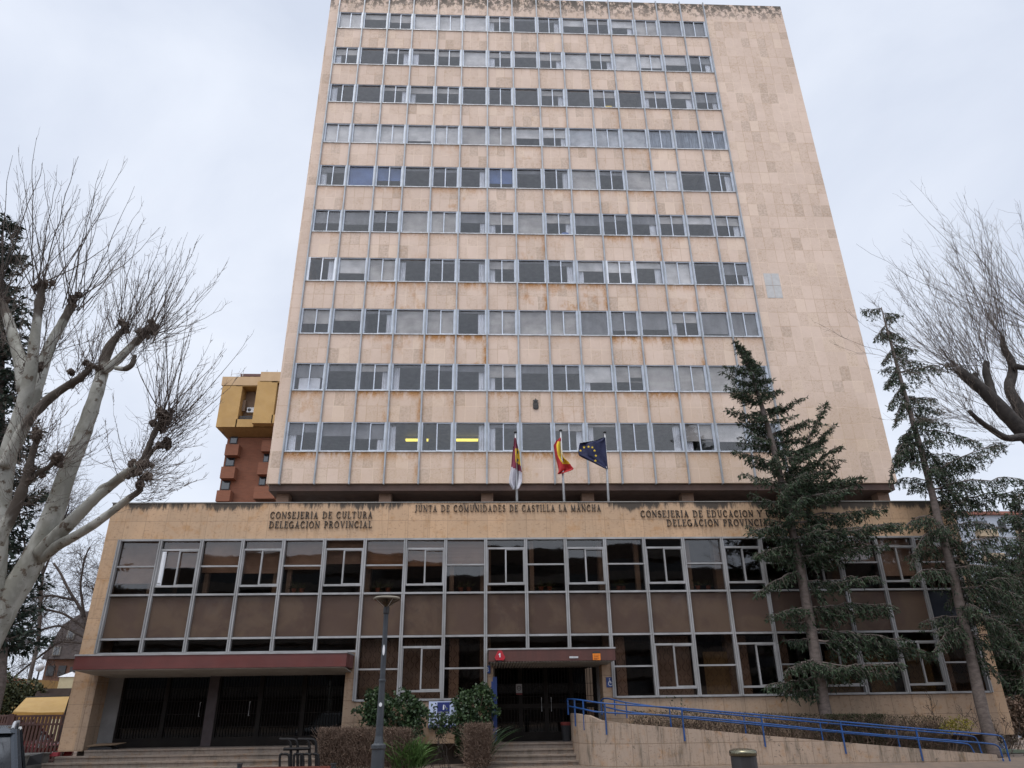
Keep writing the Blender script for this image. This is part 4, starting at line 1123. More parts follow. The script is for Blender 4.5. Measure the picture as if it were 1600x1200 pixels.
    MB().box(-.42, .42, -2.19, -2.1, .56, .72).build('grille', M['dark'], o)
    MB().box(-.26, .26, -2.225, -2.19, .43, .54).build('license_plate', M['white'], o)
    return o
M['carglass'] = mat('car_glass', (.012, .014, .017), (.016, .018, .022), 1., .05, 0, .9)
def paint(name, c): return mat(name, c, tuple(v*.9 for v in c), 1., .22, .4, .6)
car((-7.95, 12.54, GZ), paint('paint_silver', (.035, .042, .052)), 'dark grey car with silver roof rails parked at the bottom left corner', True, R(208), True)
car((33.6, 52, gz(33.6, 52)+.02), paint('paint_navy', (.012, .02, .06)), 'dark blue car parked far right beyond the ramp')
car((-17.0, 29.6, GZ), paint('paint_red', (.20, .012, .018)), 'red car parked behind the brown slat fence', False, R(70))
# ------------------------------------------------------------------ buildings and fences behind
def pbox(b, u0, v0, u1, v1, Y, dep, m=0):
    a, c = at(u0, v0, Y), at(u1, v1, Y)
    return b.box(min(a[0], c[0]), max(a[0], c[0]), Y, Y+dep, c[2], a[2], m)
ye = mat('render_yellow', (.43, .265, .10), (.38, .23, .085), .6, .85); pe = mat('render_peach', (.48, .33, .19), (.43, .29, .165), .6, .85)
bk = brickmat('apartment_brick', (.22, .085, .05), (.175, .07, .042), (.16, .10, .07), 1., .5, .16)
YA = 80.
a, c = at(342, 668, YA), at(470, 589, YA)
apt = thing('apartment_building', ((a[0]+c[0])/2, YA+6, GZ), 'brick apartment block with yellow top storeys behind the tower, left side', 'building')
brown = mat('loggia_brown', (.22, .15, .105), (.19, .13, .09), 1., .85)
def frame_wall(b, U0, V0, U1, V1, u0, v0, u1, v1, Y, dep, m):
    pbox(b, U0, V0, u0, V1, Y, dep, m); pbox(b, u1, V0, U1, V1, Y, dep, m)
    pbox(b, u0, V0, u1, v0, Y, dep, m); pbox(b, u0, v1, u1, V1, Y, dep, m)
b = MB(); frame_wall(b, 348, 602.5, 413, 667, 369, 603.5, 405, 655, YA, 1.6, 0); b.build('upper_wall', ye, apt)
b = MB(); pbox(b, 348, 588.5, 413, 602, YA-.04, 10, 0); pbox(b, 408, 581, 480, 595.5, YA-1.2, 10, 0); b.build('parapet', pe, apt)
b = MB(); frame_wall(b, 403, 596, 480, 661, 425, 597.5, 446, 648, YA-1.15, 2.5, 0); b.build('upper_wall', ye, apt)
b = MB(); pbox(b, 366, 600, 480, 668, YA+1.7, 8, 0); pbox(b, 348, 603, 366, 667, YA+1.6, 8); b.build('loggia_wall', brown, apt)
b = MB(); A0, A1, B0, B1 = at(346, 667.5, YA), at(480, 667.5, YA), at(356, 683, YA+2), at(480, 683, YA+2)
b.prism([(YA, A0[2]), (YA+9, A0[2]), (YA+9, B0[2]), (YA+2, B0[2])], A0[0], A1[0], 'x'); b.build('bevel', mat('bevel_brown', (.30, .17, .06)), apt)
for (u0, v0, u1, v1) in ((376, 609, 382, 625), (370, 640, 377, 655)):
    b = MB(); pbox(b, u0, v0, u1, v1, YA+1.62, .1); w_ = b.build('window', M['dark'], apt)
    b = MB(); pbox(b, u0+.8, v0+.8, u1-.8, v1-.8, YA+1.6, .03); b.build('pane', M['carglass'], w_)
b = MB(); pbox(b, 366, 625, 382, 642, YA+.9, .2); b.build('balcony', brown, apt)
b = MB(); pbox(b, 362, 650, 400, 651.2, YA+.3, .08); pbox(b, 362, 654, 400, 655, YA+.3, .08)
for u in np.arange(363, 400, 1.6): pbox(b, u, 651, u+.35, 654.5, YA+.3, .05)
b.build('railing', M['dark'], apt)
ac = at(392, 640, YA+1.5)
o = thing('air_conditioner', ac, 'white air conditioner unit on the yellow loggia wall', 'air conditioner')
b = MB(); pbox(b, 386.5, 636.5, 396.5, 644, YA+1.2, .48); b.build('casing', M['white'], o)
b = MB(); q = at(389.8, 640.2, YA+1.19); b.prism([(q[0]+.2*math.cos(t_), q[2]+.2*math.sin(t_)) for t_ in np.linspace(0, 6.28, 17)[:-1]], YA+1.17, YA+1.199); b.build('fan', M['dark'], o)
L0 = at(356, 684, YA+2)
b = MB(); b.box(L0[0], L0[0]+20, YA+2, YA+12, GZ, L0[2]+.02); b.build('brick_wall', bk, apt)
bk2 = brickmat('balcony_brick', (.24, .095, .056), (.20, .08, .047), (.17, .11, .08), 1., .5, .16)
for (u0, v0, u1, v1) in ((353, 694, 371, 711), (346, 729, 365, 747), (339, 766, 358, 783), (410, 688, 425, 705), (404, 722, 421, 741), (398, 760, 428, 779)):
    b = MB(); pbox(b, u0, v0, u1, v1, YA+.9, 1.3); b.build('balcony', bk2, apt)
for (u0, v0, u1, v1) in ((361, 678, 370, 693), (354, 712, 365, 728), (347, 748, 358, 765), (413, 706, 419, 722), (406, 742, 414, 758)):
    b = MB(); pbox(b, u0, v0, u1, v1, YA+1.9, .1); w_ = b.build('window', M['dark'], apt)
    b = MB(); pbox(b, u0+1, v0+1, u1-1, v1-1, YA+1.87, .03); b.build('pane', M['carglass'], w_)
b = MB(); pbox(b, 376, 584, 408, 588, YA+3, 5); b.build('roof_hut', mat('roof_dark_red', (.09, .04, .035)), apt)
b = MB()
for u in (361, 379, 416, 432): 
    p0 = at(u, 588, YA+1); b.tube([p0, p0+[0, 0, .9]], .04, 5)
p0, p1 = at(361, 584.5, YA+1), at(376, 583.5, YA+1); b.tube([p0, p1], .025, 4); b.build('roof_rail', M['alu_dull'], apt)

YM = 70.
a = at(64, 1030, YM); r1, r2 = at(98, 976, YM), at(132, 955, YM)
mans = thing('mansard_house', (a[0]+6, YM+5, GZ), 'dark house with steep slate mansard roof beyond the fence on the left', 'house')
b = MB(); b.prism([(a[0], a[2]), (a[0]+14, a[2]), (a[0]+13, r2[2]+.2), (r2[0], r2[2]), (r1[0], r1[2])], YM, YM+10); b.build('roof', mat('slate_roof', (.055, .045, .045), (.075, .06, .055), 2., .8, stretch=(1, 1, 4)), mans)
b = MB(); b.box(a[0]+.3, a[0]+13.5, YM+.4, YM+9.6, GZ, a[2]+.02); b.build('wall', brickmat('dark_brick', (.15, .075, .05), (.11, .06, .042), (.1, .07, .055), 1., .5, .16), mans)
for u0, v0 in ((84, 1010), (106, 985)):
    b = MB(); pbox(b, u0, v0, u0+8, v0+14, YM-.15, .6); w_ = b.build('window', M['conc'], mans)
    b = MB(); pbox(b, u0+1.2, v0+1.2, u0+6.8, v0+13, YM-.18, .05); b.build('pane', M['carglass'], w_)
for u0, v0 in ((74, 1040), (92, 1040), (110, 1042)):
    b = MB(); pbox(b, u0, v0, u0+8, v0+16, YM+.3, .2); b.build('window', M['dark'], mans)
a, c = at(-20, 1060, 60), at(30, 1082, 60)
yh = thing('yellow_house', ((a[0]+c[0])/2, 64, GZ), 'low yellow house with red tiled roof at the far left', 'house')
b = MB(); b.prism([(a[0], GZ), (c[0], GZ), (c[0], a[2]-.05), (c[0]-1.2, at(0, 1063, 60)[2]), (a[0], at(0, 1068, 60)[2])], 60, 68); b.build('wall', ye, yh)
b = MB(); p0, p1, p2 = at(-8, 1073, 59.8), at(24, 1062, 59.8), at(33, 1064, 59.8); b.bar(p0, p1, .5, .25).bar(p1, p2, .5, .25); b.build('roof', mat('roof_tile', (.22, .07, .04)), yh)
b = MB(); pbox(b, 17, 1059, 22, 1063, 61, .6); b.build('chimney', bk, yh)
# awning, pergola, gatepost, globe lamp
A0, A1, B0, B1 = at(20, 1114, 29), at(99, 1117.5, 29), at(41, 1092, 31), at(108, 1090, 31)
o = thing('awning', (A0+A1)/2, 'sloping yellow awning behind the brown fence', 'awning')
up = np.array([0, 0, .05])
MB().add([A0, A1, B1, B0, A0+up, A1+up, B1+up, B0+up], [(3, 2, 1, 0), (4, 5, 6, 7), (0, 1, 5, 4), (1, 2, 6, 5), (2, 3, 7, 6), (3, 0, 4, 7)]).build('fabric', mat('awning_yellow', (.40, .26, .09), (.36, .23, .08), 2., .8), o)
MB().box(A0[0], A1[0], 28.96, 29.0, A0[2]-.22, A0[2]-.0).build('valance', mat('valance_yellow', (.46, .25, .05)), o)
MB().bar(B0+up, B1+up, .08, .06).tube([B0, B0-[0, 0, B0[2]-GZ]], .04, 6).tube([B1, B1-[0, 0, B1[2]-GZ]], .04, 6).build('frame', M['dark'], o)
o = thing('pergola', at(85, 1083, 34)*[1, 1, 0]+[0, 0, GZ], 'dark wooden pergola beams above the yellow awning', 'pergola')
pw = mat('pergola_wood', (.04, .025, .02), (.06, .04, .03), 3.)
for v in (1078.5, 1082, 1086): MB().bar(at(56, v, 33+(1086-v)*.3), at(112, v-1, 33+(1086-v)*.3), .1, .12).build('beam', pw, o)
for u in (60, 108): q = at(u, 1080, 33); MB().box(q[0]-.06, q[0]+.06, 33, 33.12, GZ, q[2]).build('post', pw, o)
a = at(107, 1049, 38); o = thing('gate_pillar', (a[0], 38, GZ), 'cream coloured pillar with pointed cap beside the left stone pier', 'pillar')
b = MB(); b.box(a[0]-.35, a[0]+.35, 38, 38.7, GZ, a[2]-.25); b.build('shaft', mat('cream_render', (.60, .52, .33), (.54, .46, .29), 2., .85), o)
MB().add([(a[0]-.42, 37.95, a[2]-.25), (a[0]+.42, 37.95, a[2]-.25), (a[0]+.42, 38.75, a[2]-.25), (a[0]-.42, 38.75, a[2]-.25), (a[0], 38.35, a[2])], [(3, 2, 1, 0), (0, 1, 4), (1, 2, 4), (2, 3, 4), (3, 0, 4)]).build('cap', M['white'], o)
a = at(62.5, 1043, 40); o = thing('globe_lamp', (a[0], 40, GZ), 'white globe lamp on a thin post beyond the fence', 'street lamp')
MB().tube([(a[0], 40, GZ), (a[0], 40, a[2]-.2)], .04, 8).build('pole', M['dark'], o)
def ball(c, r, n=12):
    return MB().lathe(c, [(r*math.sin(t_), -r*math.cos(t_)) for t_ in np.linspace(.05, math.pi-.05, n)], 16)
ball(a, .2).build('globe', mat('globe_glass', (.55, .57, .60), (.5, .52, .55), 3., .2), o, True)
fm = mat('fence_brown', (.062, .026, .02), (.085, .036, .026), 4., .7)
def fence(p0, p1, zt, label):
    p0 = np.array(p0); p1 = np.array(p1); L = np.linalg.norm(p1-p0); n_ = int(L/.125)
    o = thing('slat_fence', (*((p0+p1)/2), GZ), label, 'fence', 'brown slat fence at the left')
    b = MB(); dv = (p1-p0)/L
    for i in range(n_+1):
        q = p0+(p1-p0)*i/n_; b.bar((*q, GZ+.1), (*q, zt), .035, .075, up=(dv[0], dv[1], 0))
    for z in (GZ+.3, zt-.25, zt+.02): b.bar((*p0, z), (*p1, z), .05, .06)
    b.build('slat_panel', fm, o)
    for q in (p0, p1): MB().box(q[0]-.05, q[0]+.05, q[1]-.05, q[1]+.05, GZ, zt+.08).build('post', fm, o)
fence((-16.25, 28), (-14.35, 28), 2.02, 'brown slat fence panel in front of the yellow awning')
fence((-20.5, 29.8), (-16.4, 28.1), 2.04, 'dark brown slat fence running back to the left edge')
# white block on the right
YW = 85.
a = at(1540, 900, YW); wz = at(1560, 800, YW)[2]
wb_ = thing('white_apartment_block', (a[0]+8, YW+5, -1.5), 'white apartment block with ochre balconies glimpsed through the right hand trees', 'building')
b = MB(); b.box(a[0]-1.5, a[0]+26, YW, YW+12, -2., wz-.4); b.build('wall', mat('white_render', (.36, .39, .44), (.31, .34, .39), .5, .85), wb_)
b = MB(); b.box(a[0]-1.8, a[0]+26.3, YW-.4, YW+12, wz-.4, wz); b.build('roof', mat('tile_red', (.24, .09, .06)), wb_)
for r_ in range(5):
    for j in range(4):
        X = a[0]+.2+j*5.2; z = wz-2.6-r_*2.9
        b = MB(); b.box(X, X+2.3, YW-.9, YW-.002, z-.6, z+.25); b.build('balcony', mat('dull_peach', (.34, .26, .17)), wb_)
        b = MB(); b.box(X+.2, X+1.9, YW-.05, YW+.05, z+.27, z+1.5); w_ = b.build('window', M['dark'], wb_)
        b = MB(); b.box(X+.28, X+1.82, YW-.07, YW-.051, z+.33, z+1.42); b.build('pane', M['carglass'], w_)
        b = MB(); b.box(X+3.2, X+4.2, YW-.05, YW+.05, z+.1, z+1.4); b.build('window', M['dark'], wb_)
# the block across the street, behind the photographer, mirrored in the panes
ob = thing('street_block', (0, -46, GZ), 'brown brick apartment block across the street, mirrored in the glass facade', 'building')
b = MB(); b.box(-75, 110, -52, -40, GZ, 20.2); b.build('wall', brickmat('street_brick', (.14, .105, .088), (.11, .085, .072), (.13, .11, .1), 1., .5, .16), ob)
for r_ in range(5):
    b = MB(); b.box(-73, 108, -40, -38.8, 3.6+r_*2.95, 4.7+r_*2.95); b.build('balcony_band', mat('band_render', (.21, .185, .165)), ob)
    b = MB(); b.box(-72, 107, -39.99, -39.9, 4.75+r_*2.95, 6.2+r_*2.95); b.build('window_band', M['carglass'], ob)

# ------------------------------------------------------------------ vegetation helpers
def curves_from(P0, D, L, bias, k=6, wob=.05, curve=.6):
    """bent twigs: start points, start directions, lengths, bias direction they bend to"""
    m_ = len(P0); t_ = np.linspace(0, 1, k)[None, :, None]
    L = np.broadcast_to(L, (m_,))[:, None, None]
    Bv = np.broadcast_to(bias, (m_, 3))[:, None, :]
    dv = unit(D)[:, None, :]
    Pp = P0[:, None, :]+L*(dv*(t_-curve*.5*t_*t_)+Bv*curve*.5*t_*t_)
    w_ = rng.normal(size=(m_, k, 3))*L*wob; w_[:, 0] = 0
    return Pp+w_*np.minimum(1, t_*2)
def along(Pc, n, lo=.2, hi=1.):
    """n random points on a set of curves (m,k,3) with tangents and place along them"""
    m_, k, _ = Pc.shape
    i = rng.integers(0, m_, n); f = rng.uniform(lo, hi, n)*(k-1.001); j = f.astype(int); r_ = (f-j)[:, None]
    return Pc[i, j]*(1-r_)+Pc[i, j+1]*r_, unit(Pc[i, j+1]-Pc[i, j]), f/(k-1), i
def resample(pl, k=24):
    pl = np.asarray(pl, float); s = np.r_[0, np.cumsum(np.linalg.norm(np.diff(pl, axis=0), axis=1))]
    t_ = np.linspace(0, s[-1], k)
    return np.stack([np.interp(t_, s, pl[:, i]) for i in range(3)], 1)
def smooth(pl, k=40):
    q = resample(pl, k)
    for _ in range(3): q[1:-1] = (q[:-2]+2*q[1:-1]+q[2:])/4
    return q
def limb(b, px_, Y, radm, m=0, n=9, dy=0., k=None, dark=0., pre=None):
    """limb through photograph points at depth Y; radii in metres first..last"""
    P_ = np.array([at(u, v, Y+dy*i/(len(px_)-1)) for i, (u, v) in enumerate(px_)])
    if pre is not None: P_ = np.vstack([np.asarray(pre, float)[None], P_])
    k = k or max(14, 5*len(px_))
    q = smooth(P_, k); s = np.r_[0, np.cumsum(np.linalg.norm(np.diff(P_, axis=0), axis=1))]; s /= s[-1]
    r = np.interp(np.linspace(0, 1, k), np.interp(np.linspace(0, 1, len(radm)), np.linspace(0, 1, len(P_)), s), radm)
    r = r*(1+.025*rng.normal(size=k))
    if dark: r = r*(1+np.where(np.arange(k) > k*(1-dark), .09, .0)*rng.normal(size=k))
    b.tube(q, r, n, m)
    if hasattr(b, 'old'):                        # how far the bark has turned black and scarred towards the pollarded end
        f_ = np.linspace(0, 1, k); b.old.append(np.repeat(np.clip((f_-(1-dark*1.25))/max(.02, dark*.5), 0, 1) if dark else f_*0, n))
    return q, r

def bark_plane():
    t = NT('plane_bark')
    p = t.obj(); n1 = t.noise(t.scalev(p, (1, 1, .6)), 3.2, 5, .65, .4); n2 = t.noise(p, 7., 5, .7); n3 = t.noise(t.scalev(p, (1, 1, .7)), 2., 3)
    c = t.mix(t.ramp(n1, .40, .60), (.33, .325, .29), (.21, .205, .175))
    c = t.mix(t.ramp(n3, .56, .66, 0, .8), c, (.41, .405, .37))
    c = t.mix(t.ramp(n2, .565, .63, 0, .9), c, (.085, .06, .042))
    a = t.n('ShaderNodeAttribute', attribute_name='old').outputs['Fac']
    a = t.ramp(t.math('ADD', a, t.math('MULTIPLY', t.math('SUBTRACT', n1, .5), 1.6)), .35, .65)
    a = t.math('MULTIPLY', a, t.ramp(t.n('ShaderNodeAttribute', attribute_name='old').outputs['Fac'], .0, .1))
    c = t.mix(t.math('MULTIPLY', a, .9), c, (.062, .047, .037))
    t.bsdf(c, .85, 0, .25, t.bump(n2, .4, .02)); return t.m
M['plane_bark'] = bark_plane()
M['twig_dark'] = mat('twig_dark', (.055, .042, .036), (.08, .062, .052), 3., .85)
M['twig_tan'] = mat('twig_tan', (.115, .088, .07), (.15, .118, .095), 3., .85)
M['knob'] = mat('pollard_knob', (.05, .036, .028), (.10, .075, .058), 6., .9, bump=.6)
M['cedar_bark'] = mat('cedar_bark', (.095, .075, .065), (.15, .12, .105), 5., .95, bump=.8, bscale=18, stretch=(1, 1, 2.2))
M['needle'] = leafmat('cedar_needle', (.012, .023, .014), (.056, .084, .044), .6, .12)
M['needle_dark'] = leafmat('dark_needle', (.010, .018, .014), (.028, .042, .028), .6, .1)

# ------------------------------------------------------------------ plane tree at the left
def px_m(Y): return (Y/.91)/FPX
def pollard_shoots(knobs, Y, r0, k=11, dyf=.42, wob=.006, curve=.5, base=None):
    P0 = []; D = []; L = []
    for (u, v, n, a0, a1, Lp, dY) in knobs:
        c = at(u, v, Y+dY)
        for i in range(n):
            a = R(rng.uniform(a0, a1)+rng.normal()*8); l = Lp*px_m(Y+dY)*rng.uniform(.22, 1.0)**.8*(1. if rng.random() > .12 else 1.12)
            D.append((math.cos(a), rng.normal()*dyf, math.sin(a))); P0.append(c+rng.normal(size=3)*.075+np.array([0, 0, -.16])*rng.random()); L.append(l)
    P0, D, L = np.array(P0), np.array(D), np.array(L)
    C = curves_from(P0, D, L, (0, 0, .95), k, wob, curve)
    rad = r0*(L/L.mean())[:, None]**.85*np.linspace(1, .24, k)[None]*rng.uniform(.75, 1.2, len(L))[:, None]
    return C, rad, L
YP = 9.5
base = at(-120, 1230, YP); base[2] = GZ
plane = thing('plane_tree', (base[0]-.2, YP, GZ), 'big pollarded plane tree with pale mottled bark and bare shoots, left foreground', 'tree')
s_ = px_m(YP)
def wpx(*w): return [x/2*s_*.64 for x in w]
b = MB(); b.old = []
limb(b, [(-190, 1400), (-120, 1230), (-62, 1080), (-14, 985), (14, 937), (42, 893), (66, 848), (85, 800), (103, 743), (130, 677), (147, 627), (161, 580), (166, 549), (182, 524), (199, 511)], YP, wpx(120, 100, 76, 60, 55, 51, 47, 43, 38, 36, 32, 28, 24, 17, 14), n=14, dy=.2, dark=.10)
limb(b, [(-62, 1080), (-30, 1000), (-16, 930), (-7, 850), (2, 767), (14, 700), (32, 650), (40, 620), (50, 572), (54, 530), (62, 470), (66, 446)], YP, wpx(80, 66, 56, 46, 40, 34, 32, 30, 26, 22, 18, 15), n=12, dy=-.4, dark=.10)
limb(b, [(40, 610), (32, 565), (22, 530), (12, 496), (2, 470)], YP, wpx(36, 30, 26, 22, 18), dy=.3, dark=.2)
limb(b, [(18, 700), (42, 650), (62, 590), (75, 545), (94, 511), (112, 478), (114, 470)], YP, wpx(38, 34, 30, 26, 22, 20, 16), dy=.35, dark=.16)
limb(b, [(6, 730), (38, 664), (75, 624), (101, 605), (127, 590), (141, 575)], YP-.25, wpx(26, 22, 20, 18, 15, 13), dy=-.3, dark=.65)
limb(b, [(-6, 850), (26, 790), (43, 743), (50, 710), (60, 680)], YP-.5, wpx(30, 22, 17, 14, 11), dy=-.2, dark=.8)
limb(b, [(43, 752), (60, 738), (76, 730), (90, 717)], YP-.55, wpx(14, 12, 10, 8), dark=.9)
limb(b, [(62, 868), (84, 842), (110, 817), (130, 797), (150, 777), (187, 747), (207, 732), (224, 722), (240, 678), (257, 651)], YP, wpx(34, 32, 28, 25, 23, 20, 17, 16, 13, 10), dy=-.5, dark=.36)
limb(b, [(142, 788), (158, 762), (172, 757), (190, 742), (212, 727)], YP-.2, wpx(13, 15, 14, 14, 12), dy=-.2)
limb(b, [(225, 724), (236, 706), (257, 690)], YP-.4, wpx(12, 10, 8), dark=.9)
limb(b, [(66, 872), (90, 852), (113, 840), (147, 820), (187, 790), (205, 776), (221, 766), (222, 744)], YP, wpx(24, 22, 20, 18, 15, 14, 13, 9), dy=-.7, dark=.22)
limb(b, [(161, 581), (187, 560), (206, 540), (220, 528), (236, 516)], YP+.1, wpx(22, 21, 18, 17, 14), dy=.2, dark=.42)
limb(b, [(180, 575), (196, 577), (206, 571), (211, 555)], YP+.1, wpx(11, 12, 14, 9), dark=.7)
old = np.concatenate(b.old)
to = b.build('trunk', M['plane_bark'], plane, True)
at_ = to.data.attributes.new('old', 'FLOAT', 'POINT'); at_.data.foreach_set('value', old.astype(np.float32))
knobs = [ # u, v, shoots, angle range, length px, depth offset
 (66, 446, 22, 66, 112, 285, -.4), (60, 480, 12, 50, 140, 150, -.35), (114, 472, 24, 58, 110, 280, .3), (78, 540, 14, 40, 130, 150, .2),
 (2, 470, 22, 66, 112, 275, .3), (22, 530, 10, 50, 140, 150, .2), (199, 511, 26, 50, 115, 200, .2), (184, 524, 12, 60, 140, 160, .2), (237, 515, 34, 36, 106, 195, .2), (228, 522, 16, -8, 60, 120, .2),
 (211, 556, 12, 30, 110, 120, .1), (257, 650, 30, 44, 116, 195, -.5), (262, 660, 9, 60, 78, 235, -.5), (250, 660, 18, -10, 60, 105, -.5), (257, 690, 16, -12, 70, 110, -.4), (225, 724, 30, -28, 60, 125, -.4), (216, 728, 14, 70, 175, 110, -.3), (222, 745, 14, -40, 40, 105, -.7),
 (222, 766, 12, -45, 10, 70, -.7), (141, 576, 26, 30, 130, 150, -.5), (118, 594, 14, 40, 140, 110, -.4), (60, 680, 20, 35, 140, 130, -.7), (90, 717, 20, 15, 120, 115, -.55), (46, 740, 16, 10, 150, 110, -.6), (50, 572, 14, 40, 150, 140, -.2), (30, 787, 8, 0, 90, 110, -.5)]
C, rad, L = pollard_shoots([(u, v, int(n*1.15), a0, a1, Lp, dY) for u, v, n, a0, a1, Lp, dY in knobs], YP, .0047)
b = MB(); V, F = tubes(C, rad, 4); b.add(V, F, 0)
n2 = len(C)*9
Q, Tg, f, i = along(C, n2, .18, .98)
D2 = unit(Tg+rng.normal(size=(n2, 3))*.42+[0, 0, .12]); L2 = L[i]*rng.uniform(.06, .24, n2)*(1.1-.6*f)
C2 = curves_from(Q, D2, L2, (0, 0, .9), 5, .018, .3)
V, F = tubes(C2, np.linspace(1, .5, 5)[None]*np.full((n2, 1), .0026), 3); b.add(V, F, 1)
# fine epicormic tangle and buds
Q, Tg, f, i = along(C, 2600, .3, 1.); V, F = kites(Q, unit(rng.normal(size=(2600, 3))+Tg), .022, .012); b.add(V, F, 0)
n3 = 700; kk = rng.integers(0, len(knobs), n3)
Q = np.array([at(knobs[j][0], knobs[j][1], YP+knobs[j][6]) for j in kk])+rng.normal(size=(n3, 3))*.09
C3 = curves_from(Q, rng.normal(size=(n3, 3))+[0, 0, .2], rng.uniform(.15, .75, n3), (0, 0, .7), 6, .05, .6)
V, F = tubes(C3, np.linspace(1, .5, 6)[None]*np.full((n3, 1), .0026), 3); b.add(V, F, 1)
b.build('crown', [M['twig_dark'], M['twig_tan']], plane)
for (u, v, n, a0, a1, Lp, dY) in knobs:
    if n < 14: continue
    b = MB()
    c = at(u, v, YP+dY)
    for _ in range(6):
        q = c+rng.normal(size=3)*[.05, .05, .055]; r_ = rng.uniform(.028, .055)
        A = ball((0, 0, 0), 1., 7); W_ = A.V[0]*r_*(1+.25*rng.normal(size=(len(A.V[0]), 1)))
        b.add(q+W_, A.F[0][0])
    b.build('pollard_knob', M['knob'], plane)

# ------------------------------------------------------------------ bare tree at the right edge
YR = 18.
base = at(1720, 1000, YR); base[2] = GZ
rt = thing('pollarded_tree', base, 'dark bare pollarded tree reaching in from the right edge', 'tree')
s_ = px_m(YR); b = MB()
def wpx(*w): return [x/2*s_*.72 for x in w]
limb(b, [(1790, 1260), (1770, 1100), (1740, 940), (1700, 820), (1660, 740), (1620, 695), (1588, 664), (1558, 632), (1535, 607), (1507, 588), (1496, 576)], YR, wpx(90, 84, 74, 66, 50, 36, 33, 30, 26, 22, 18), n=12, dy=-.3)
limb(b, [(1690, 800), (1645, 715), (1610, 665), (1592, 635), (1574, 606), (1582, 588), (1583, 568), (1566, 541), (1567, 527)], YR+.4, wpx(44, 38, 30, 26, 22, 22, 18, 14, 9), dy=.5)
limb(b, [(1660, 735), (1625, 688), (1600, 682), (1572, 686), (1545, 668), (1528, 656), (1514, 642)], YR-.3, wpx(30, 22, 17, 14, 12, 10, 8), dy=-.6)
limb(b, [(1550, 622), (1546, 600), (1540, 580), (1541, 566)], YR-.2, wpx(22, 18, 16, 12))
limb(b, [(1584, 572), (1595, 574), (1625, 578)], YR+.5, wpx(16, 13, 12))
limb(b, [(1530, 604), (1522, 592), (1524, 584)], YR-.2, wpx(20, 18, 12))
limb(b, [(1690, 800), (1690, 700), (1660, 600), (1640, 520)], YR+1, wpx(50, 40, 30, 20), dy=.6)
b.build('trunk', mat('black_bark', (.022, .018, .016), (.045, .038, .033), 5., .9, bump=.6), rt, True)
knobs = [(1496, 577, 24, 78, 170, 250, -.3), (1508, 586, 14, 70, 150, 240, -.3), (1524, 584, 17, 70, 140, 250, -.2), (1541, 566, 28, 75, 140, 285, -.2), (1567, 527, 28, 78, 138, 290, .8), (1583, 570, 21, 70, 130, 280, .6), (1556, 630, 14, 80, 165, 190, -.1), (1514, 642, 21, 105, 188, 170, -.8), (1530, 656, 11, 90, 200, 150, -.7), (1545, 668, 10, 100, 190, 140, -.7), (1572, 685, 14, 80, 250, 110, -.6), (1620, 578, 21, 80, 130, 300, .6), (1640, 520, 36, 85, 150, 330, 1.4), (1600, 660, 14, 80, 150, 200, .3)]
C, rad, L = pollard_shoots(knobs, YR, .0068, 11, .45, .006, .3)
b = MB(); V, F = tubes(C, rad, 4); b.add(V, F, 0)
n2 = len(C)*15; Q, Tg, f, i = along(C, n2, .1, .98)
D2 = unit(Tg+rng.normal(size=(n2, 3))*.5+[0, 0, .1]); L2 = L[i]*rng.uniform(.07, .26, n2)*(1.1-.6*f)
C2 = curves_from(Q, D2, L2, (0, 0, .8), 5, .03, .35)
V, F = tubes(C2, np.linspace(1, .5, 5)[None]*np.full((n2, 1), .0042), 3); b.add(V, F, 1)
b.build('crown', [M['twig_dark'], M['twig_tan']], rt)

# street trees in front of the block across the road (they show in the panes)
for X, H_ in ((-16, 15.), (-2, 13.), (13, 16.), (27, 14.)):
    o = thing('street_tree', (X, -27, GZ), 'bare street tree across the road, mirrored in the podium glass', 'tree', 'bare trees across the road')
    MB().tube([(X, -27, GZ-.1), (X+.1, -27, 2.5), (X, -26.9, 5.)], [.26, .2, .16], 10).build('trunk', M['plane_bark'], o, True)
    D = unit(rng.normal(size=(14, 3))*[.8, .6, .3]+[0, 0, 1.2]); C1 = curves_from(np.tile([X, -26.9, 4.9], (14, 1)), D, H_*.55*rng.uniform(.6, 1., 14), (0, 0, 1), 10, .02, .4)
    b = MB(); V, F = tubes(C1, np.linspace(.09, .02, 10)[None]*np.ones((14, 1)), 5); b.add(V, F)
    Q, Tg, f, i = along(C1, 260, .25, 1.); C2 = curves_from(Q, Tg+rng.normal(size=(260, 3))*.6, rng.uniform(.8, 3., 260), (0, 0, .8), 7, .03, .4)
    V, F = tubes(C2, np.linspace(.02, .007, 7)[None]*np.ones((260, 1)), 3); b.add(V, F)
    Q, Tg, f, i = along(C2, 1100, .1, 1.); C3 = curves_from(Q, Tg+rng.normal(size=(1100, 3))*.5, rng.uniform(.3, 1.2, 1100), (0, 0, .6), 5, .03, .4)
    V, F = tubes(C3, np.full((1100, 5), .007), 3); b.add(V, F); b.build('crown', M['twig_dark'], o)
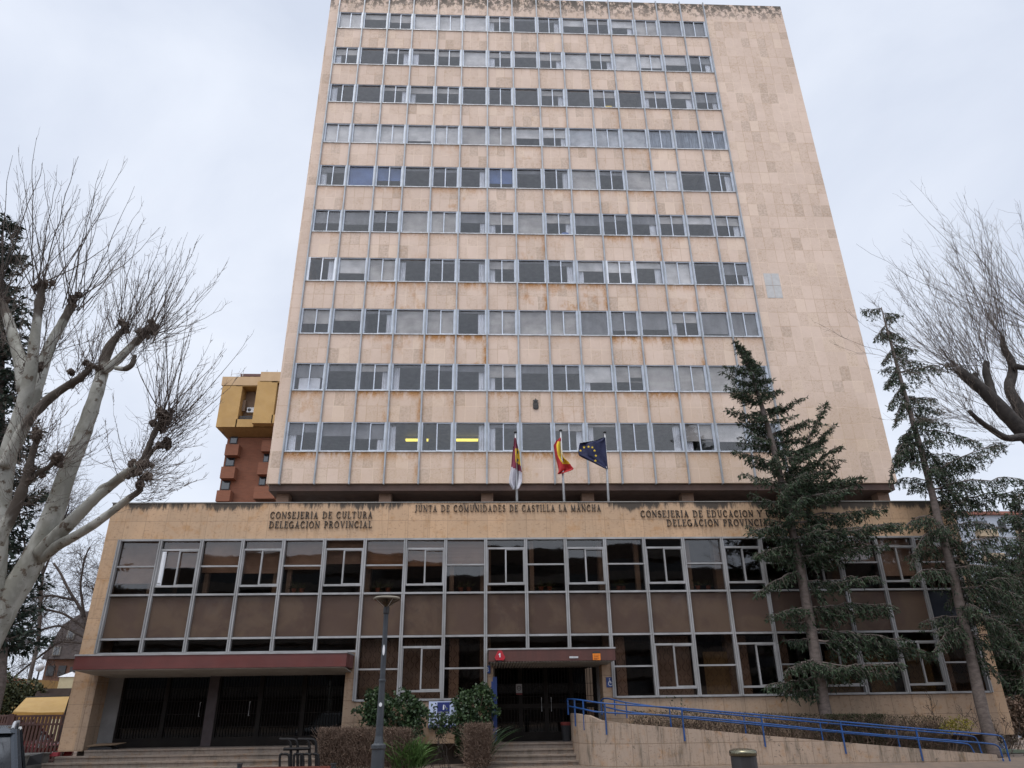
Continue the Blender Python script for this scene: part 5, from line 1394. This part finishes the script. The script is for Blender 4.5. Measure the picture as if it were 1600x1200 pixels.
# ------------------------------------------------------------------ bare trees far behind
def bare_tree(name, label, limbs, Y, radm, n1, n2, L1, L2, bias, tw, group=None, n3=0, gap=0):
    q0 = at(*limbs[0][0], Y)
    o = thing(name, (q0[0], Y, GZ), label, 'tree', group)
    b = MB(); Cs = []
    for j, l in enumerate(limbs):
        q, r = limb(b, l, Y, [radm*(1 if j == 0 else .6), radm*(.35 if j else .5)], 0, 7, rng.normal()*1.5 if j else 0, 24); Cs.append(q)
    if q0[2] > GZ: b.tube([(q0[0]+.1, Y, GZ), q0], radm, 7)
    b.build('trunk', M['twig_dark'], o, True)
    Cs = np.array(Cs); b = MB(); s = px_m(Y)
    Q, Tg, f, i = along(Cs, n1, .25, 1.)
    C1 = curves_from(Q, Tg*.7+rng.normal(size=(n1, 3))*.75, L1*s*rng.uniform(.5, 1.1, n1), bias, 8, .03, .6)
    V, F = tubes(C1, np.linspace(1, .35, 8)[None]*np.full((n1, 1), tw*2.), 3); b.add(V, F)
    Q, Tg, f, i = along(C1, n2, .1, 1.)
    C2 = curves_from(Q, Tg*.8+rng.normal(size=(n2, 3))*.6, L2*s*rng.uniform(.4, 1.1, n2), bias, 6, .04, .6)
    V, F = tubes(C2, np.linspace(1, .5, 6)[None]*np.full((n2, 1), tw), 3); b.add(V, F)
    if n3:
        Q, Tg, f, i = along(C2, n3, .1, 1.)
        C3 = curves_from(Q, Tg*.8+rng.normal(size=(n3, 3))*.6, L2*s*rng.uniform(.2, .5, n3), bias, 4, .04, .5)
        V, F = tubes(C3, np.full((n3, 4), tw*.7), 3); b.add(V, F)
    b.build('crown', M['twig_dark'], o)
bare_tree('bare_tree', 'bare spreading tree with drooping fine twigs in front of the dark mansard house', [[(150, 1080), (142, 1010), (134, 968), (120, 940), (106, 922), (96, 896), (84, 880)], [(138, 985), (100, 958), (60, 950), (20, 975), (0, 990)], [(140, 1000), (95, 976), (50, 988), (8, 1022)], [(132, 965), (125, 915), (132, 872), (140, 855)], [(140, 1005), (92, 1002), (50, 1035), (20, 1060)], [(118, 938), (80, 930), (50, 935)], [(135, 970), (150, 930), (160, 890)]],
          42, .12, 260, 1500, 62, 30, (-.15, 0, -.35), .008, None, 2600)
bare_tree('bare_tree', 'thin bare tree with upright twigs behind the plane tree trunks', [[(60, 1000), (64, 930), (70, 850), (76, 790)], [(66, 900), (90, 840), (108, 790)], [(64, 930), (40, 860), (30, 800)], [(70, 850), (90, 780), (96, 730)]],
          36, .09, 160, 900, 70, 34, (0, 0, .5), .006, None, 1500)

# ------------------------------------------------------------------ conifers
def spray(acc, P0, P1, sag, tl, dens, droop, bl=.15, bw=.034, den2=.05, upt=0.):
    L = np.linalg.norm(P1-P0); n = int(L*dens)+5
    t_ = np.linspace(.08, 1, n); dv = unit(P1-P0)
    k = 12; tt = np.linspace(0, 1, k)
    wood = P0+(P1-P0)*tt[:, None]+np.array([0, 0, 1.])*(sag*4*tt*(1-tt)+upt*tt*tt)[:, None]+rng.normal(size=(k, 3))*.012*L
    wood[0] = P0
    acc['wood'].append(wood); acc['wr'].append(np.linspace(.013+.009*L, .006, k))
    Pb = np.stack([np.interp(t_, tt, wood[:, i]) for i in range(3)], 1)
    fwd = unit(np.gradient(Pb, axis=0))
    side = unit(np.cross(fwd, [0, 0, 1.]))
    for sg in (-1, 1):
        dn = np.array([0, 0, -1.])*droop*rng.uniform(.2, 1.4, n)[:, None]
        D = unit(side*sg*rng.uniform(.25, 1.1, n)[:, None]+fwd*rng.uniform(.3, 1., n)[:, None]+dn+rng.normal(size=(n, 3))*.18)
        ll = tl*(1.12-.72*t_)*rng.uniform(.45, 1.15, n)
        acc['tw'].append(curves_from(Pb, D, ll, (0, 0, -droop), 5, .03, .5)); acc['tl'].append(ll)
    acc['p'] = (bl, bw, den2)
def conifer(name, label, trunk, Y, radm, branches, needle, group=None, bl=.15, bw=.034, den2=.05, zlim=None, ground=True, bend=0.):
    q0 = at(*trunk[0], Y)
    o = thing(name, (q0[0], Y, GZ if ground else q0[2]), label, 'tree', group)
    b = MB(); TP, _ = limb(b, trunk, Y, [radm[0]*1.2]+radm, 0, 10, bend, 60, 0., np.array([q0[0]+.06, Y, GZ-.12]) if ground and q0[2] > GZ else None)
    b.build('trunk', M['cedar_bark'], o, True)
    acc = dict(wood=[], wr=[], tw=[], tl=[])
    for br in branches: spray(acc, *br)
    b = MB(); V, F = tubes(np.array(acc['wood']), np.array(acc['wr']), 5); b.add(V, F); 
    b.build('branches', M['cedar_bark'], o)
    TW_ = np.concatenate(acc['tw']); TLn = np.concatenate(acc['tl'])
    b = MB(); V, F = tubes(TW_[:, ::2], np.linspace(1, .6, 3)[None]*np.full((len(TW_), 1), .008), 3); b.add(V, F, 1)
    bl, bw, den2 = acc['p']; cnt = np.maximum(3, (TLn/den2)).astype(int)
    idx = np.repeat(np.arange(len(TW_)), cnt)
    f = rng.uniform(.03, 1, len(idx))*(4-.001); j = f.astype(int); r_ = (f-j)[:, None]
    Q = TW_[idx, j]*(1-r_)+TW_[idx, j+1]*r_; Tg = unit(TW_[idx, j+1]-TW_[idx, j])
    D = unit(Tg*.75+rng.normal(size=(len(idx), 3))*.5)
    V, F = kites(Q, D, bl*rng.uniform(.6, 1.25, len(idx)), bw*rng.uniform(.7, 1.3, len(idx))); b.add(V, F, 0)
    b.build('crown', [needle, M['cedar_bark']], o)
    return o
def trunk_at(trunk, v, Y):
    vs = [p_[1] for p_ in trunk][::-1]; us = [p_[0] for p_ in trunk][::-1]
    return at(np.interp(v, vs, us), v, Y)

YC = 26.2
TA = [(1291, 1122), (1278, 1050), (1269, 994), (1255, 912), (1243, 850), (1229, 790), (1212, 712), (1192, 640), (1176, 590), (1160, 558), (1146, 531)]
LV = [(531, 1146), (560, 1131), (600, 1128), (640, 1141), (675, 1139), (710, 1137), (750, 1146), (785, 1160), (825, 1172), (865, 1176), (919, 1183), (960, 1203), (1000, 1222), (1050, 1225), (1062, 1196), (1085, 1250)]
RV = [(531, 1148), (560, 1180), (580, 1196), (600, 1208), (630, 1236), (660, 1262), (690, 1290), (720, 1310), (746, 1330), (790, 1350), (817, 1400), (850, 1384), (900, 1392), (947, 1390), (990, 1420), (1019, 1455), (1040, 1390), (1060, 1392), (1085, 1310)]
br = []
v = 536.
while v < 1078:
    uc = np.interp(v, [p_[1] for p_ in TA][::-1], [p_[0] for p_ in TA][::-1])
    if v > 880 and rng.random() < .45: v += 11; continue
    for kk_ in range(2 if v < 900 else (1 if v < 1000 else 1)):
        sg = 1 if rng.random() < .56 else -1
        ue = np.interp(v, *zip(*(RV if sg > 0 else LV)))
        ue = uc+(ue-uc)*rng.uniform(.55, 1.06)
        rise = rng.uniform(10, 34)*np.interp(v, [540, 760, 900, 1080], [1.0, .9, .35, -.2])*min(1, abs(ue-uc)/60)
        dy = -rng.uniform(0, .5)*abs(ue-uc)*px_m(YC) if v > 760 else rng.normal()*.35*abs(ue-uc)*px_m(YC)
        P0 = trunk_at(TA, v, YC); P1 = at(ue, v-rise+6, YC+dy)
        L = np.linalg.norm(P1-P0)
        br.append((P0, P1, -.02*L, min(.95, .28+.16*L), 9.5, np.interp(v, [540, 800, 1000], [.35, .8, 1.1]), .165, .040, .042, .05*L))
    # towards and away from the viewer
    w_ = (np.interp(v, *zip(*RV))-np.interp(v, *zip(*LV)))*px_m(YC)*.5
    P0 = trunk_at(TA, v, YC); sgn = -1 if rng.random() < .7 or v > 760 else 1
    if v < 870 or rng.random() < .35:
        a_ = rng.uniform(-.9, .9); ln = w_*rng.uniform(.4, .85)
        P1 = P0+np.array([math.sin(a_)*ln*.6, sgn*math.cos(a_)*ln*(.8 if sgn < 0 else .7), ln*.12*np.interp(v, [540, 800, 1000], [1.4, .4, -1.0])])
        L = np.linalg.norm(P1-P0); br.append((P0, P1, -.02*L, min(.9, .28+.16*L), 9.5, np.interp(v, [540, 800, 1000], [.35, .8, 1.1]), .165, .040, .042, .04*L))
    v += np.interp(v, [540, 700, 900, 1000], [8, 10.5, 15, 16])
# second leader on the right and the big low boughs
for (u0, v0, u1, v1, dy) in ((1222, 760, 1262, 690, .2), (1262, 690, 1289, 632, .2), (1250, 725, 1300, 668, .1), (1240, 745, 1312, 698, 0), (1228, 770, 1344, 748, -.2), (1238, 845, 1407, 818, -.5), (1246, 880, 1385, 850, -.6), (1262, 950, 1392, 945, -.7), (1258, 925, 1370, 900, -1.1), (1268, 985, 1420, 1002, -.7), (1270, 1000, 1458, 1022, -.5), (1284, 1062, 1196, 1072, -.5), (1282, 1050, 1394, 1052, -.9), (1283, 1055, 1330, 1040, -1.2), (1250, 890, 1182, 925, -.8), (1262, 950, 1205, 962, -.8), (1244, 850, 1178, 868, -.8), (1236, 820, 1172, 830, -.6), (1276, 1030, 1228, 1048, -1.)):
    P0, P1 = at(u0, v0, YC if dy < 0.15 else YC+.1), at(u1, v1, YC+dy); L = np.linalg.norm(P1-P0)
    br.append((P0, P1, .03*L, min(.95, .34+.15*L), 12, .85 if v0 > 780 else .35, .165, .042, .036, 0.))
conifer('cedar_tree', 'bushy dark green cedar in front of the right end of the facade', TA, YC, [.21, .19, .17, .15, .12, .09, .05, .02], br, M['needle'], 'cedars before the facade')

YB = 25.9
TBp = [(1536, 1116), (1522, 1048), (1510, 994), (1499, 940), (1489, 898), (1479, 862), (1469, 825), (1456, 769), (1437, 694), (1422, 645), (1407, 592), (1392, 536), (1382, 500), (1377, 480)]
br = []
BB = [(1378, 482, 1347, 484, 0, .02), (1379, 490, 1404, 492, 0, .1), (1386, 515, 1415, 532, 0, .1), (1384, 508, 1366, 528, 0, 0), (1392, 538, 1428, 545, 0, .0), (1394, 545, 1378, 566, 0, 0), (1398, 562, 1440, 566, 0, .05), (1404, 582, 1486, 566, -.2, .05), (1402, 575, 1384, 600, 0, 0), (1410, 604, 1388, 636, 0, .1), (1414, 618, 1398, 660, 0, .1), (1416, 625, 1462, 622, 0, .1), (1420, 640, 1470, 640, .1, .15), (1425, 655, 1482, 662, 0, .15), (1430, 670, 1532, 692, -.1, .2), (1428, 662, 1400, 700, .1, .1), (1432, 676, 1390, 752, 0, .55), (1440, 705, 1396, 712, -.2, .2), (1443, 715, 1500, 712, -.5, .2), (1450, 742, 1565, 690, -.2, .1), (1446, 730, 1520, 724, .2, .15), (1452, 752, 1400, 750, .1, .2), (1456, 765, 1599, 748, -.5, .25), (1460, 780, 1540, 790, .3, .3), (1464, 800, 1600, 768, 0, .3), (1466, 812, 1416, 820, -.3, .3), (1470, 830, 1424, 882, -.3, .5), (1474, 845, 1530, 860, -.5, .3), (1478, 860, 1600, 842, -1., .3), (1486, 886, 1585, 905, .2, .3), (1488, 896, 1425, 902, -.6, .25), (1494, 920, 1600, 935, -.9, .3), (1500, 942, 1600, 960, .1, .35), (1504, 960, 1580, 985, -.9, .3), (1508, 985, 1460, 1018, -.6, .4), (1512, 1000, 1590, 1030, -.5, .3), (1516, 1018, 1568, 1060, -.3, .2), (1470, 828, 1560, 822, -.6, .3), (1482, 872, 1600, 880, -.4, .3), (1492, 908, 1570, 930, -.3, .3), (1497, 930, 1600, 905, -.7, .3), (1502, 950, 1590, 1005, -.5, .3), (1440, 700, 1480, 742, -.3, .3), (1452, 750, 1520, 765, -.2, .3), (1436, 690, 1400, 730, -.2, .4)]
for (u0, v0, u1, v1, dy, sg) in BB:
    P0, P1 = at(u0, v0, YB), at(u1, v1, YB+dy); L = np.linalg.norm(P1-P0)
    br.append((P0, P1, sg*.5*min(L, 1.6), min(1.0, .40+.17*L), 12.0, 1.6, .15, .040, .036, 0.))
for v in np.arange(500, 1010, 15):
    P0 = trunk_at(TBp, v, YB); a_ = rng.uniform(0, 6.28); ln = np.interp(v, [500, 800, 1000], [.5, 1.7, 1.7])*rng.uniform(.5, 1.)
    sy = math.sin(a_)*ln; sy = min(sy, .4) if v > 760 else sy
    P1 = P0+np.array([math.cos(a_)*ln, sy, -.1*ln]); br.append((P0, P1, .1, min(.8, .36+.16*ln), 11., 1.5, .14, .040, .036, 0.))
conifer('cedar_tree', 'taller sparse cedar with drooping boughs and leaning bare trunk at the right corner', TBp, YB, [.19, .175, .165, .15, .13, .105, .08, .045, .02], br, M['needle'], 'cedars before the facade')

# dark conifers beyond
def cone_tree(name, label, u0, v0, u1, v1, Y, wl, n, needle, tl=.9, droop=.5, bl=.3, bw=.09, den2=.12, group=None, ex=.75):
    tr = [(u0, v0), ((u0+u1)/2, (v0+v1)/2), (u1, v1)]; br = []
    for i in range(n):
        f = (i+.5)/n; v = v0+(v1-v0)*(f*.94+.06); P0 = trunk_at(tr, v, Y)
        a_ = rng.uniform(0, 6.28); ln = wl*px_m(Y)*(1-f)**ex*rng.uniform(.55, 1.1)+.25
        P1 = P0+np.array([math.cos(a_)*ln, math.sin(a_)*ln, .12*ln]); br.append((P0, P1, -.05*ln, min(tl*1.4, .3+tl*ln*.3), 4.5, droop, bl, bw, den2, .06*ln))
    return conifer(name, label, tr, Y, [.3, .18, .03], br, needle, group)
cone_tree('conifer', 'dark dense conifer behind the plane tree at the left edge', -6, 1060, 4, 345, 24, 50, 210, M['needle_dark'], .9, .25, .26, .075, .085, None, .3)
cone_tree('conifer', 'dark spreading conifer beyond the right corner of the building', 1606, 1130, 1592, 770, 40, 120, 130, M['needle'], 1.2, .8, .28, .075, .1)
cone_tree('conifer', 'big dark conifer filling the right edge behind the sparse cedar', 1560, 1128, 1548, 900, 46, 70, 60, M['needle'], 1.2, .7, .3, .08, .1)

# ------------------------------------------------------------------ shrubs
M['hedge_twig'] = mat('hedge_twig', (.115, .075, .055), (.16, .11, .08), 4., .9)
M['hedge_dry'] = leafmat('dry_leaf', (.075, .048, .034), (.17, .115, .085), .8, .05)
M['ivy'] = leafmat('ivy_leaf', (.013, .028, .012), (.048, .078, .030), .42, .12)
M['hedge_green'] = leafmat('hedge_leaf', (.022, .030, .014), (.07, .075, .032), .5, .1)
M['hedge_mix'] = leafmat('mixed_leaf', (.035, .028, .018), (.10, .085, .045), .6, .1)
M['strap'] = leafmat('strap_leaf', (.035, .075, .018), (.11, .19, .055), .45, .2)
M['yellow_leaf'] = leafmat('yellow_leaf', (.10, .10, .02), (.26, .21, .03), .5, .2)
def hedge(label, u0, u1, v0, Y, dep, leafm, nt, nl, zb=GZ, name='hedge', lsz=.05, group=None, slope=None, twm=None):
    a, c = at(u0, v0, Y), at(u1, v0 if slope is None else slope, Y)
    o = thing(name, ((a[0]+c[0])/2, Y+dep/2, zb), label, 'hedge', group)
    def top(x): return a[2]+(c[2]-a[2])*(x-a[0])/(c[0]-a[0])
    b = MB(); W_ = c[0]-a[0]
    x = rng.uniform(a[0]+.1, c[0]-.1, nt); y = rng.uniform(Y+.1, Y+dep-.05, nt); z = zb+(top(x)-zb)*rng.uniform(.0, .72, nt)**.8
    D = np.stack([rng.normal(size=nt)*.5, rng.normal(size=nt)*.45-.12, rng.uniform(.35, 1.2, nt)], 1)
    L = rng.uniform(.25, .75, nt)*min(1., (a[2]-zb)/1.1); L = np.minimum(L, (top(x)+.03-z)/np.maximum(unit(D)[:, 2], .25))
    C = curves_from(np.stack([x, y, z], 1), D, L, (0, 0, .8), 5, .06, .3)
    V, F = tubes(C, np.linspace(1, .5, 5)[None]*np.full((nt, 1), .0065), 3); b.add(V, F)
    ns = max(8, int(W_*9)); xs_ = rng.uniform(a[0]+.1, c[0]-.1, ns)
    S0 = np.stack([xs_, rng.uniform(Y+.1, Y+dep-.1, ns), np.full(ns, zb-.05)], 1)
    C_ = curves_from(S0, np.stack([rng.normal(size=ns)*.3, rng.normal(size=ns)*.2, np.ones(ns)], 1), (top(xs_)-zb)*.8, (0, 0, 1), 5, .05, .2)
    V, F = tubes(C_, np.full((ns, 5), .014), 4); b.add(V, F)
    b.build('stems', twm or M['hedge_twig'], o)
    b = MB()
    x = rng.uniform(a[0], c[0], nl); f = rng.uniform(0, 1, nl)
    z = zb+(top(x)-zb)*(1-.92*f**1.7)+rng.normal(size=nl)*.02
    y = np.where(rng.random(nl) < .6, Y+np.abs(rng.normal(size=nl))*.10, rng.uniform(Y, Y+dep, nl))+.03*np.sin(x*7)
    V, F = kites(np.stack([x, y, z], 1), unit(rng.normal(size=(nl, 3))+[0, -.2, .5]), lsz*rng.uniform(.5, 1.3, nl), lsz*.5); b.add(V, F)
    b.build('foliage', leafm, o)
    return o
hedge('brown dry clipped hedge beside the bicycle rack', 497, 588, 1138.5, 24.6, .8, M['hedge_dry'], 2600, 5200)
hedge('brown dry clipped hedge behind the street lamp', 600, 642, 1139, 24.7, .7, M['hedge_dry'], 1100, 2200)
hedge('brown dry clipped hedge left of the entrance steps', 726, 767, 1131.5, 24.6, .7, M['hedge_dry'], 1300, 2600)
hedge('long mixed green and brown hedge behind the blue ramp rails', 984, 1480, 1111, 25.86, .36, M['hedge_mix'], 3600, 9000, slope=1121, lsz=.06)
hedge('short green clipped hedge at the cedar foot behind the ramp', 1290, 1385, 1117, 25.84, .34, M['hedge_green'], 300, 3400, lsz=.06)
def leafy(name, label, blobs, Y, leafm, n, lsz, cat='shrub', stems=6, zb=.5, dep=.5, dens=None):
    """blobs: (u, v, half width px, half height px)"""
    u, v, *_ = blobs[0]; c = at(u, v, Y)
    o = thing(name, (c[0], Y, zb), label, cat)
    b = MB(); Ps = []; ar = np.array([w*h for _, _, w, h in blobs], float); ar /= ar.sum()
    s = px_m(Y)
    for (u, v, w, h), fr in zip(blobs, ar):
        c = at(u, v, Y); m_ = int(n*fr); d_ = unit(rng.normal(size=(m_, 3)))*rng.uniform(.35, 1.05, m_)[:, None]**.5
        d_ *= (1+.25*np.sin(d_[:, :1]*9+d_[:, 2:]*7))
        Ps.append(c+d_*[w*s, min(dep, w*s), h*s*1.06])
    Ps = np.concatenate(Ps)
    V, F = kites(Ps, unit(rng.normal(size=(len(Ps), 3))+[0, -.3, -.1]), lsz*rng.uniform(.5, 1.3, len(Ps)), lsz*.8, rng.normal(size=(len(Ps), 3))+[0, -1, .6]); b.add(V, F)
    b.build('foliage', leafm, o)
    ns = stems*len(blobs); q = Ps[rng.integers(0, len(Ps), ns)]
    b = MB(); S0 = np.stack([c[0]*0+rng.normal(size=ns)*.15+at(blobs[0][0], 1190, Y)[0], np.full(ns, Y), np.full(ns, zb)], 1)
    t_ = np.linspace(0, 1, 6)[None, :, None]; C_ = S0[:, None]*(1-t_)+q[:, None]*t_; C_ += rng.normal(size=C_.shape)*.03
    V, F = tubes(C_, np.linspace(1, .4, 6)[None]*np.full((ns, 1), .011), 4); b.add(V, F); b.build('stems', M['hedge_twig'], o)
    return o
leafy('ivy_bush', 'dark green ivy bush on the wall behind the street lamp', [(618, 1117, 40, 26), (585, 1100, 12, 18), (590, 1120, 20, 14), (650, 1108, 12, 9), (578, 1086, 6, 6), (565, 1111, 12, 3.5), (645, 1130, 14, 6), (640, 1146, 10, 14)], 26.5, M['ivy'], 5200, .11, zb=GZ)
leafy('ivy_bush', 'green ivy bush climbing the pier left of the entrance', [(742, 1112, 28, 24), (752, 1090, 16, 15), (757, 1077, 7, 6), (724, 1100, 12, 12), (730, 1126, 20, 10), (762, 1150, 6, 24), (720, 1155, 8, 16)], 26.4, M['ivy'], 5000, .105, zb=GZ)
def straps(label, name, u0, u1, v0, Y, n, L, leafm, cat='plant', w=.03):
    a, c = at(u0, v0, Y), at(u1, v0, Y); o = thing(name, ((a[0]+c[0])/2, Y, GZ), label, cat)
    P0 = np.stack([rng.uniform(a[0], c[0], n), rng.uniform(Y-.2, Y+.3, n), np.full(n, GZ)+rng.uniform(0, .35, n)], 1)
    D = unit(np.stack([rng.normal(size=n)*.33, rng.normal(size=n)*.3, np.ones(n)], 1)); l = L*rng.uniform(.5, 1.05, n)
    out = np.stack([D[:, 0]*2.2, D[:, 1]*2, np.full(n, -.25)], 1)
    C = curves_from(P0, D, l, out, 7, .01, .7)
    sd = unit(np.cross(D, rng.normal(size=(n, 3))))
    ww = (w*np.array([.6, 1, 1, .9, .7, .4, .03]))[None, :, None]
    Vv = np.stack([C-sd[:, None]*ww/2, C+sd[:, None]*ww/2], 2).reshape(-1, 3)
    ii = np.arange(n*14).reshape(n, 7, 2); q = np.stack([ii[:, :-1, 0], ii[:, :-1, 1], ii[:, 1:, 1], ii[:, 1:, 0]], -1).reshape(-1, 4)
    b = MB(); b.add(Vv, q); b.build('leaves', leafm, o); 
    return o
straps('bright green clump of strap leaves between hedge and white sign', 'strap_plant', 612, 662, 1190, 24.9, 420, 1.25, M['strap'])
straps('small dark spiky yucca in front of the ivy behind the lamp', 'yucca_plant', 583, 595, 1140, 25.6, 60, 1.9, M['ivy'], w=.035)
straps('dark spiky yucca leaning out beside the blue panel', 'yucca_plant', 752, 766, 1140, 25.6, 90, 1.95, M['ivy'], w=.035)
def stemplant(name, label, u, v0, v1, Y, n, spread, nl, leafm, cat='shrub', zb=GZ, tw=.009, lsz=.07, leafband=(.7, 1.)):
    a = at(u, v0, Y); o = thing(name, (a[0], Y, zb), label, cat)
    H_ = a[2]-zb; s = px_m(Y)
    P0 = np.stack([a[0]+rng.normal(size=n)*spread*s*.3, Y+rng.normal(size=n)*.1, np.full(n, zb)], 1)
    D = np.stack([rng.normal(size=n)*spread*s/H_*.8, rng.normal(size=n)*.15, np.ones(n)], 1)
    C = curves_from(P0, D, H_*rng.uniform(.75, 1.05, n), (0, 0, 1), 9, .03, .3)
    b = MB(); V, F = tubes(C, np.linspace(1, .45, 9)[None]*np.full((n, 1), tw), 4); b.add(V, F)
    n2 = n*7; Q, Tg, f, i = along(C, n2, .3, 1.)
    C2 = curves_from(Q, Tg+rng.normal(size=(n2, 3))*.7, H_*.22*rng.uniform(.4, 1.1, n2), (0, 0, .8), 5, .05, .4)
    V, F = tubes(C2, np.full((n2, 5), tw*.5), 3); b.add(V, F); b.build('stems', M['twig_dark'], o)
    if nl:
        Q, Tg, f, i = along(np.concatenate([resample(c_, 9)[None] for c_ in C2]) if False else C2, nl, .2, 1.)
        z = Q[:, 2]; keep = (z > zb+H_*leafband[0]-.05)
        Q = Q[keep]; b = MB(); V, F = kites(Q+rng.normal(size=Q.shape)*.05, unit(rng.normal(size=Q.shape)), lsz*rng.uniform(.6, 1.2, len(Q)), lsz*.7); b.add(V, F); b.build('foliage', leafm, o)
stemplant('rose_bush', 'thin stemmed rose bush with leafy tops before the white sign', 694, 1108, 1200, 25.4, 9, 34, 1600, M['ivy'], lsz=.09, leafband=(.62, 1.))
stemplant('bare_shrub', 'small bare forked shrub before the base wall at the right', 1486, 1084, 1170, 26.6, 7, 40, 60, M['hedge_dry'], tw=.014)
stemplant('bare_shrub', 'tangled bare shrub at the foot of the right corner pier', 1545, 1112, 1180, 26.3, 14, 60, 120, M['hedge_dry'], tw=.011)
stemplant('young_sapling', 'thin sapling with a few leaves above the middle of the ramp rail', 1066, 1092, 1140, 26.0, 3, 16, 60, M['hedge_green'], tw=.009, lsz=.09)
leafy('yellow_shrub', 'yellowing low shrub in the hedge near the ramp foot', [(1498, 1132, 18, 9), (1480, 1138, 12, 7)], 25.8, M['yellow_leaf'], 700, .06, zb=GZ, dep=.2)
leafy('green_shrub', 'green bushes on the slope above the yellow awning', [(12, 1096, 34, 24), (-10, 1090, 30, 30), (40, 1086, 22, 16), (55, 1092, 14, 12)], 34, M['hedge_green'], 5200, .13, zb=GZ)
leafy('green_shrub', 'bright green shrub beyond the right corner of the building', [(1580, 1050, 16, 10), (1592, 1080, 14, 22), (1568, 1070, 8, 16), (1590, 1000, 14, 30)], 44, M['hedge_green'], 4200, .16, zb=-.6)
leafy('brown_shrub', 'brown bare bushes beyond the ramp foot at the right', [(1590, 1118, 22, 20), (1575, 1135, 14, 12), (1600, 1140, 12, 10)], 36, M['hedge_dry'], 3200, .12, zb=-.3)
for j in range(9):
    X = 24+j*7.5; u = 0
    c = np.array([X+rng.normal()*1.5, 68+rng.normal()*4, -1.6]); pr_ = (c-CAM); 
    uu = 800+FPX*(pr_@_R)/(pr_@_F); vv = 600-FPX*(pr_@_U)/(pr_@_F)
    if uu > 1700: break
    leafy('distant_tree', ['leafy dull green tree far behind the right corner, '+['nearest the building', 'second from the building', 'third from the building', 'fourth from the building', 'fifth from the building', 'sixth from the building'][min(j, 5)]][0], [(uu, vv-70, 30, 50), (uu+14, vv-50, 24, 40), (uu-16, vv-40, 22, 40)], c[1], M['hedge_mix'] if j % 2 else M['hedge_green'], 2600, .35, 'tree', 4, -1.6, 3.)

# ------------------------------------------------------------------ sky, sun
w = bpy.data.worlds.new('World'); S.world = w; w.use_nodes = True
nt = w.node_tree; nt.nodes.clear()
out = nt.nodes.new('ShaderNodeOutputWorld')
sky = nt.nodes.new('ShaderNodeTexSky'); sky.sky_type = 'NISHITA'; sky.sun_disc = False
SUN_EL, SUN_AZ = R(69), math.atan2(-.5, -.87)
sky.sun_elevation = SUN_EL; sky.sun_rotation = SUN_AZ % (2*math.pi)
sky.air_density = 1.; sky.dust_density = 2.
b1 = nt.nodes.new('ShaderNodeBackground'); nt.links.new(sky.outputs[0], b1.inputs[0]); b1.inputs[1].default_value = .10
tc = nt.nodes.new('ShaderNodeTexCoord')
mp = nt.nodes.new('ShaderNodeMapping'); mp.inputs['Scale'].default_value = (1., 1., 1.9); mp.inputs['Location'].default_value = (.7, .3, .1); nt.links.new(tc.outputs['Generated'], mp.inputs[0])
no = nt.nodes.new('ShaderNodeTexNoise'); no.inputs['Scale'].default_value = 1.9; no.inputs['Detail'].default_value = 7; no.inputs['Roughness'].default_value = .52; no.inputs['Distortion'].default_value = .35
nt.links.new(mp.outputs[0], no.inputs['Vector'])
cr = nt.nodes.new('ShaderNodeValToRGB'); nt.links.new(no.outputs['Fac'], cr.inputs[0])
cr.color_ramp.elements[0].position = .36; cr.color_ramp.elements[0].color = (.62, .675, .79, 1)
cr.color_ramp.elements[1].position = .64; cr.color_ramp.elements[1].color = (.79, .835, .925, 1)
# extra cloud brightness added overhead and behind the camera to light the facade
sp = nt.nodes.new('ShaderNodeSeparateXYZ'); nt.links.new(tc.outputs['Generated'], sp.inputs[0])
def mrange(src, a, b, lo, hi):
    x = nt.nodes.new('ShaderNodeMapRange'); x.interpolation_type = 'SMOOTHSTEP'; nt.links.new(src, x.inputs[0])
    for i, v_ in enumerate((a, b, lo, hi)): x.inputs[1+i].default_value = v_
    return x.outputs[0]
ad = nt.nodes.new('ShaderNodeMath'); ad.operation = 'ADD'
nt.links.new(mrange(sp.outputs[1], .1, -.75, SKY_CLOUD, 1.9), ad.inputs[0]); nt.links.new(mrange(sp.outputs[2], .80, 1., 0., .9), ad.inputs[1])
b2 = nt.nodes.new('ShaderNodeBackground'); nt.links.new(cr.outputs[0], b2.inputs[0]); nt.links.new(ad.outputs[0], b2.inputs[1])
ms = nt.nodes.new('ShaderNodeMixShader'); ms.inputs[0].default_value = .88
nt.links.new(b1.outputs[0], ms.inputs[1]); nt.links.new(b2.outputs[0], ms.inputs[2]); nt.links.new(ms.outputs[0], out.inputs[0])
sd = bpy.data.lights.new('sun', 'SUN'); sd.energy = SUN_E; sd.angle = R(20); sd.color = (1., .96, .90)
so = bpy.data.objects.new('sun', sd); COL.objects.link(so)
dv = Vector((.5*math.cos(SUN_EL), .87*math.cos(SUN_EL), -math.sin(SUN_EL)))
so.rotation_euler = dv.to_track_quat('-Z', 'Y').to_euler()
so.location = (0, 0, 60)
S.view_settings.view_transform = 'Standard'; S.view_settings.look = 'None'
S.view_settings.exposure = EXPO; S.view_settings.gamma = 1
S.cycles.max_bounces = 8; S.cycles.transparent_max_bounces = 12
S.cycles.use_denoising = True
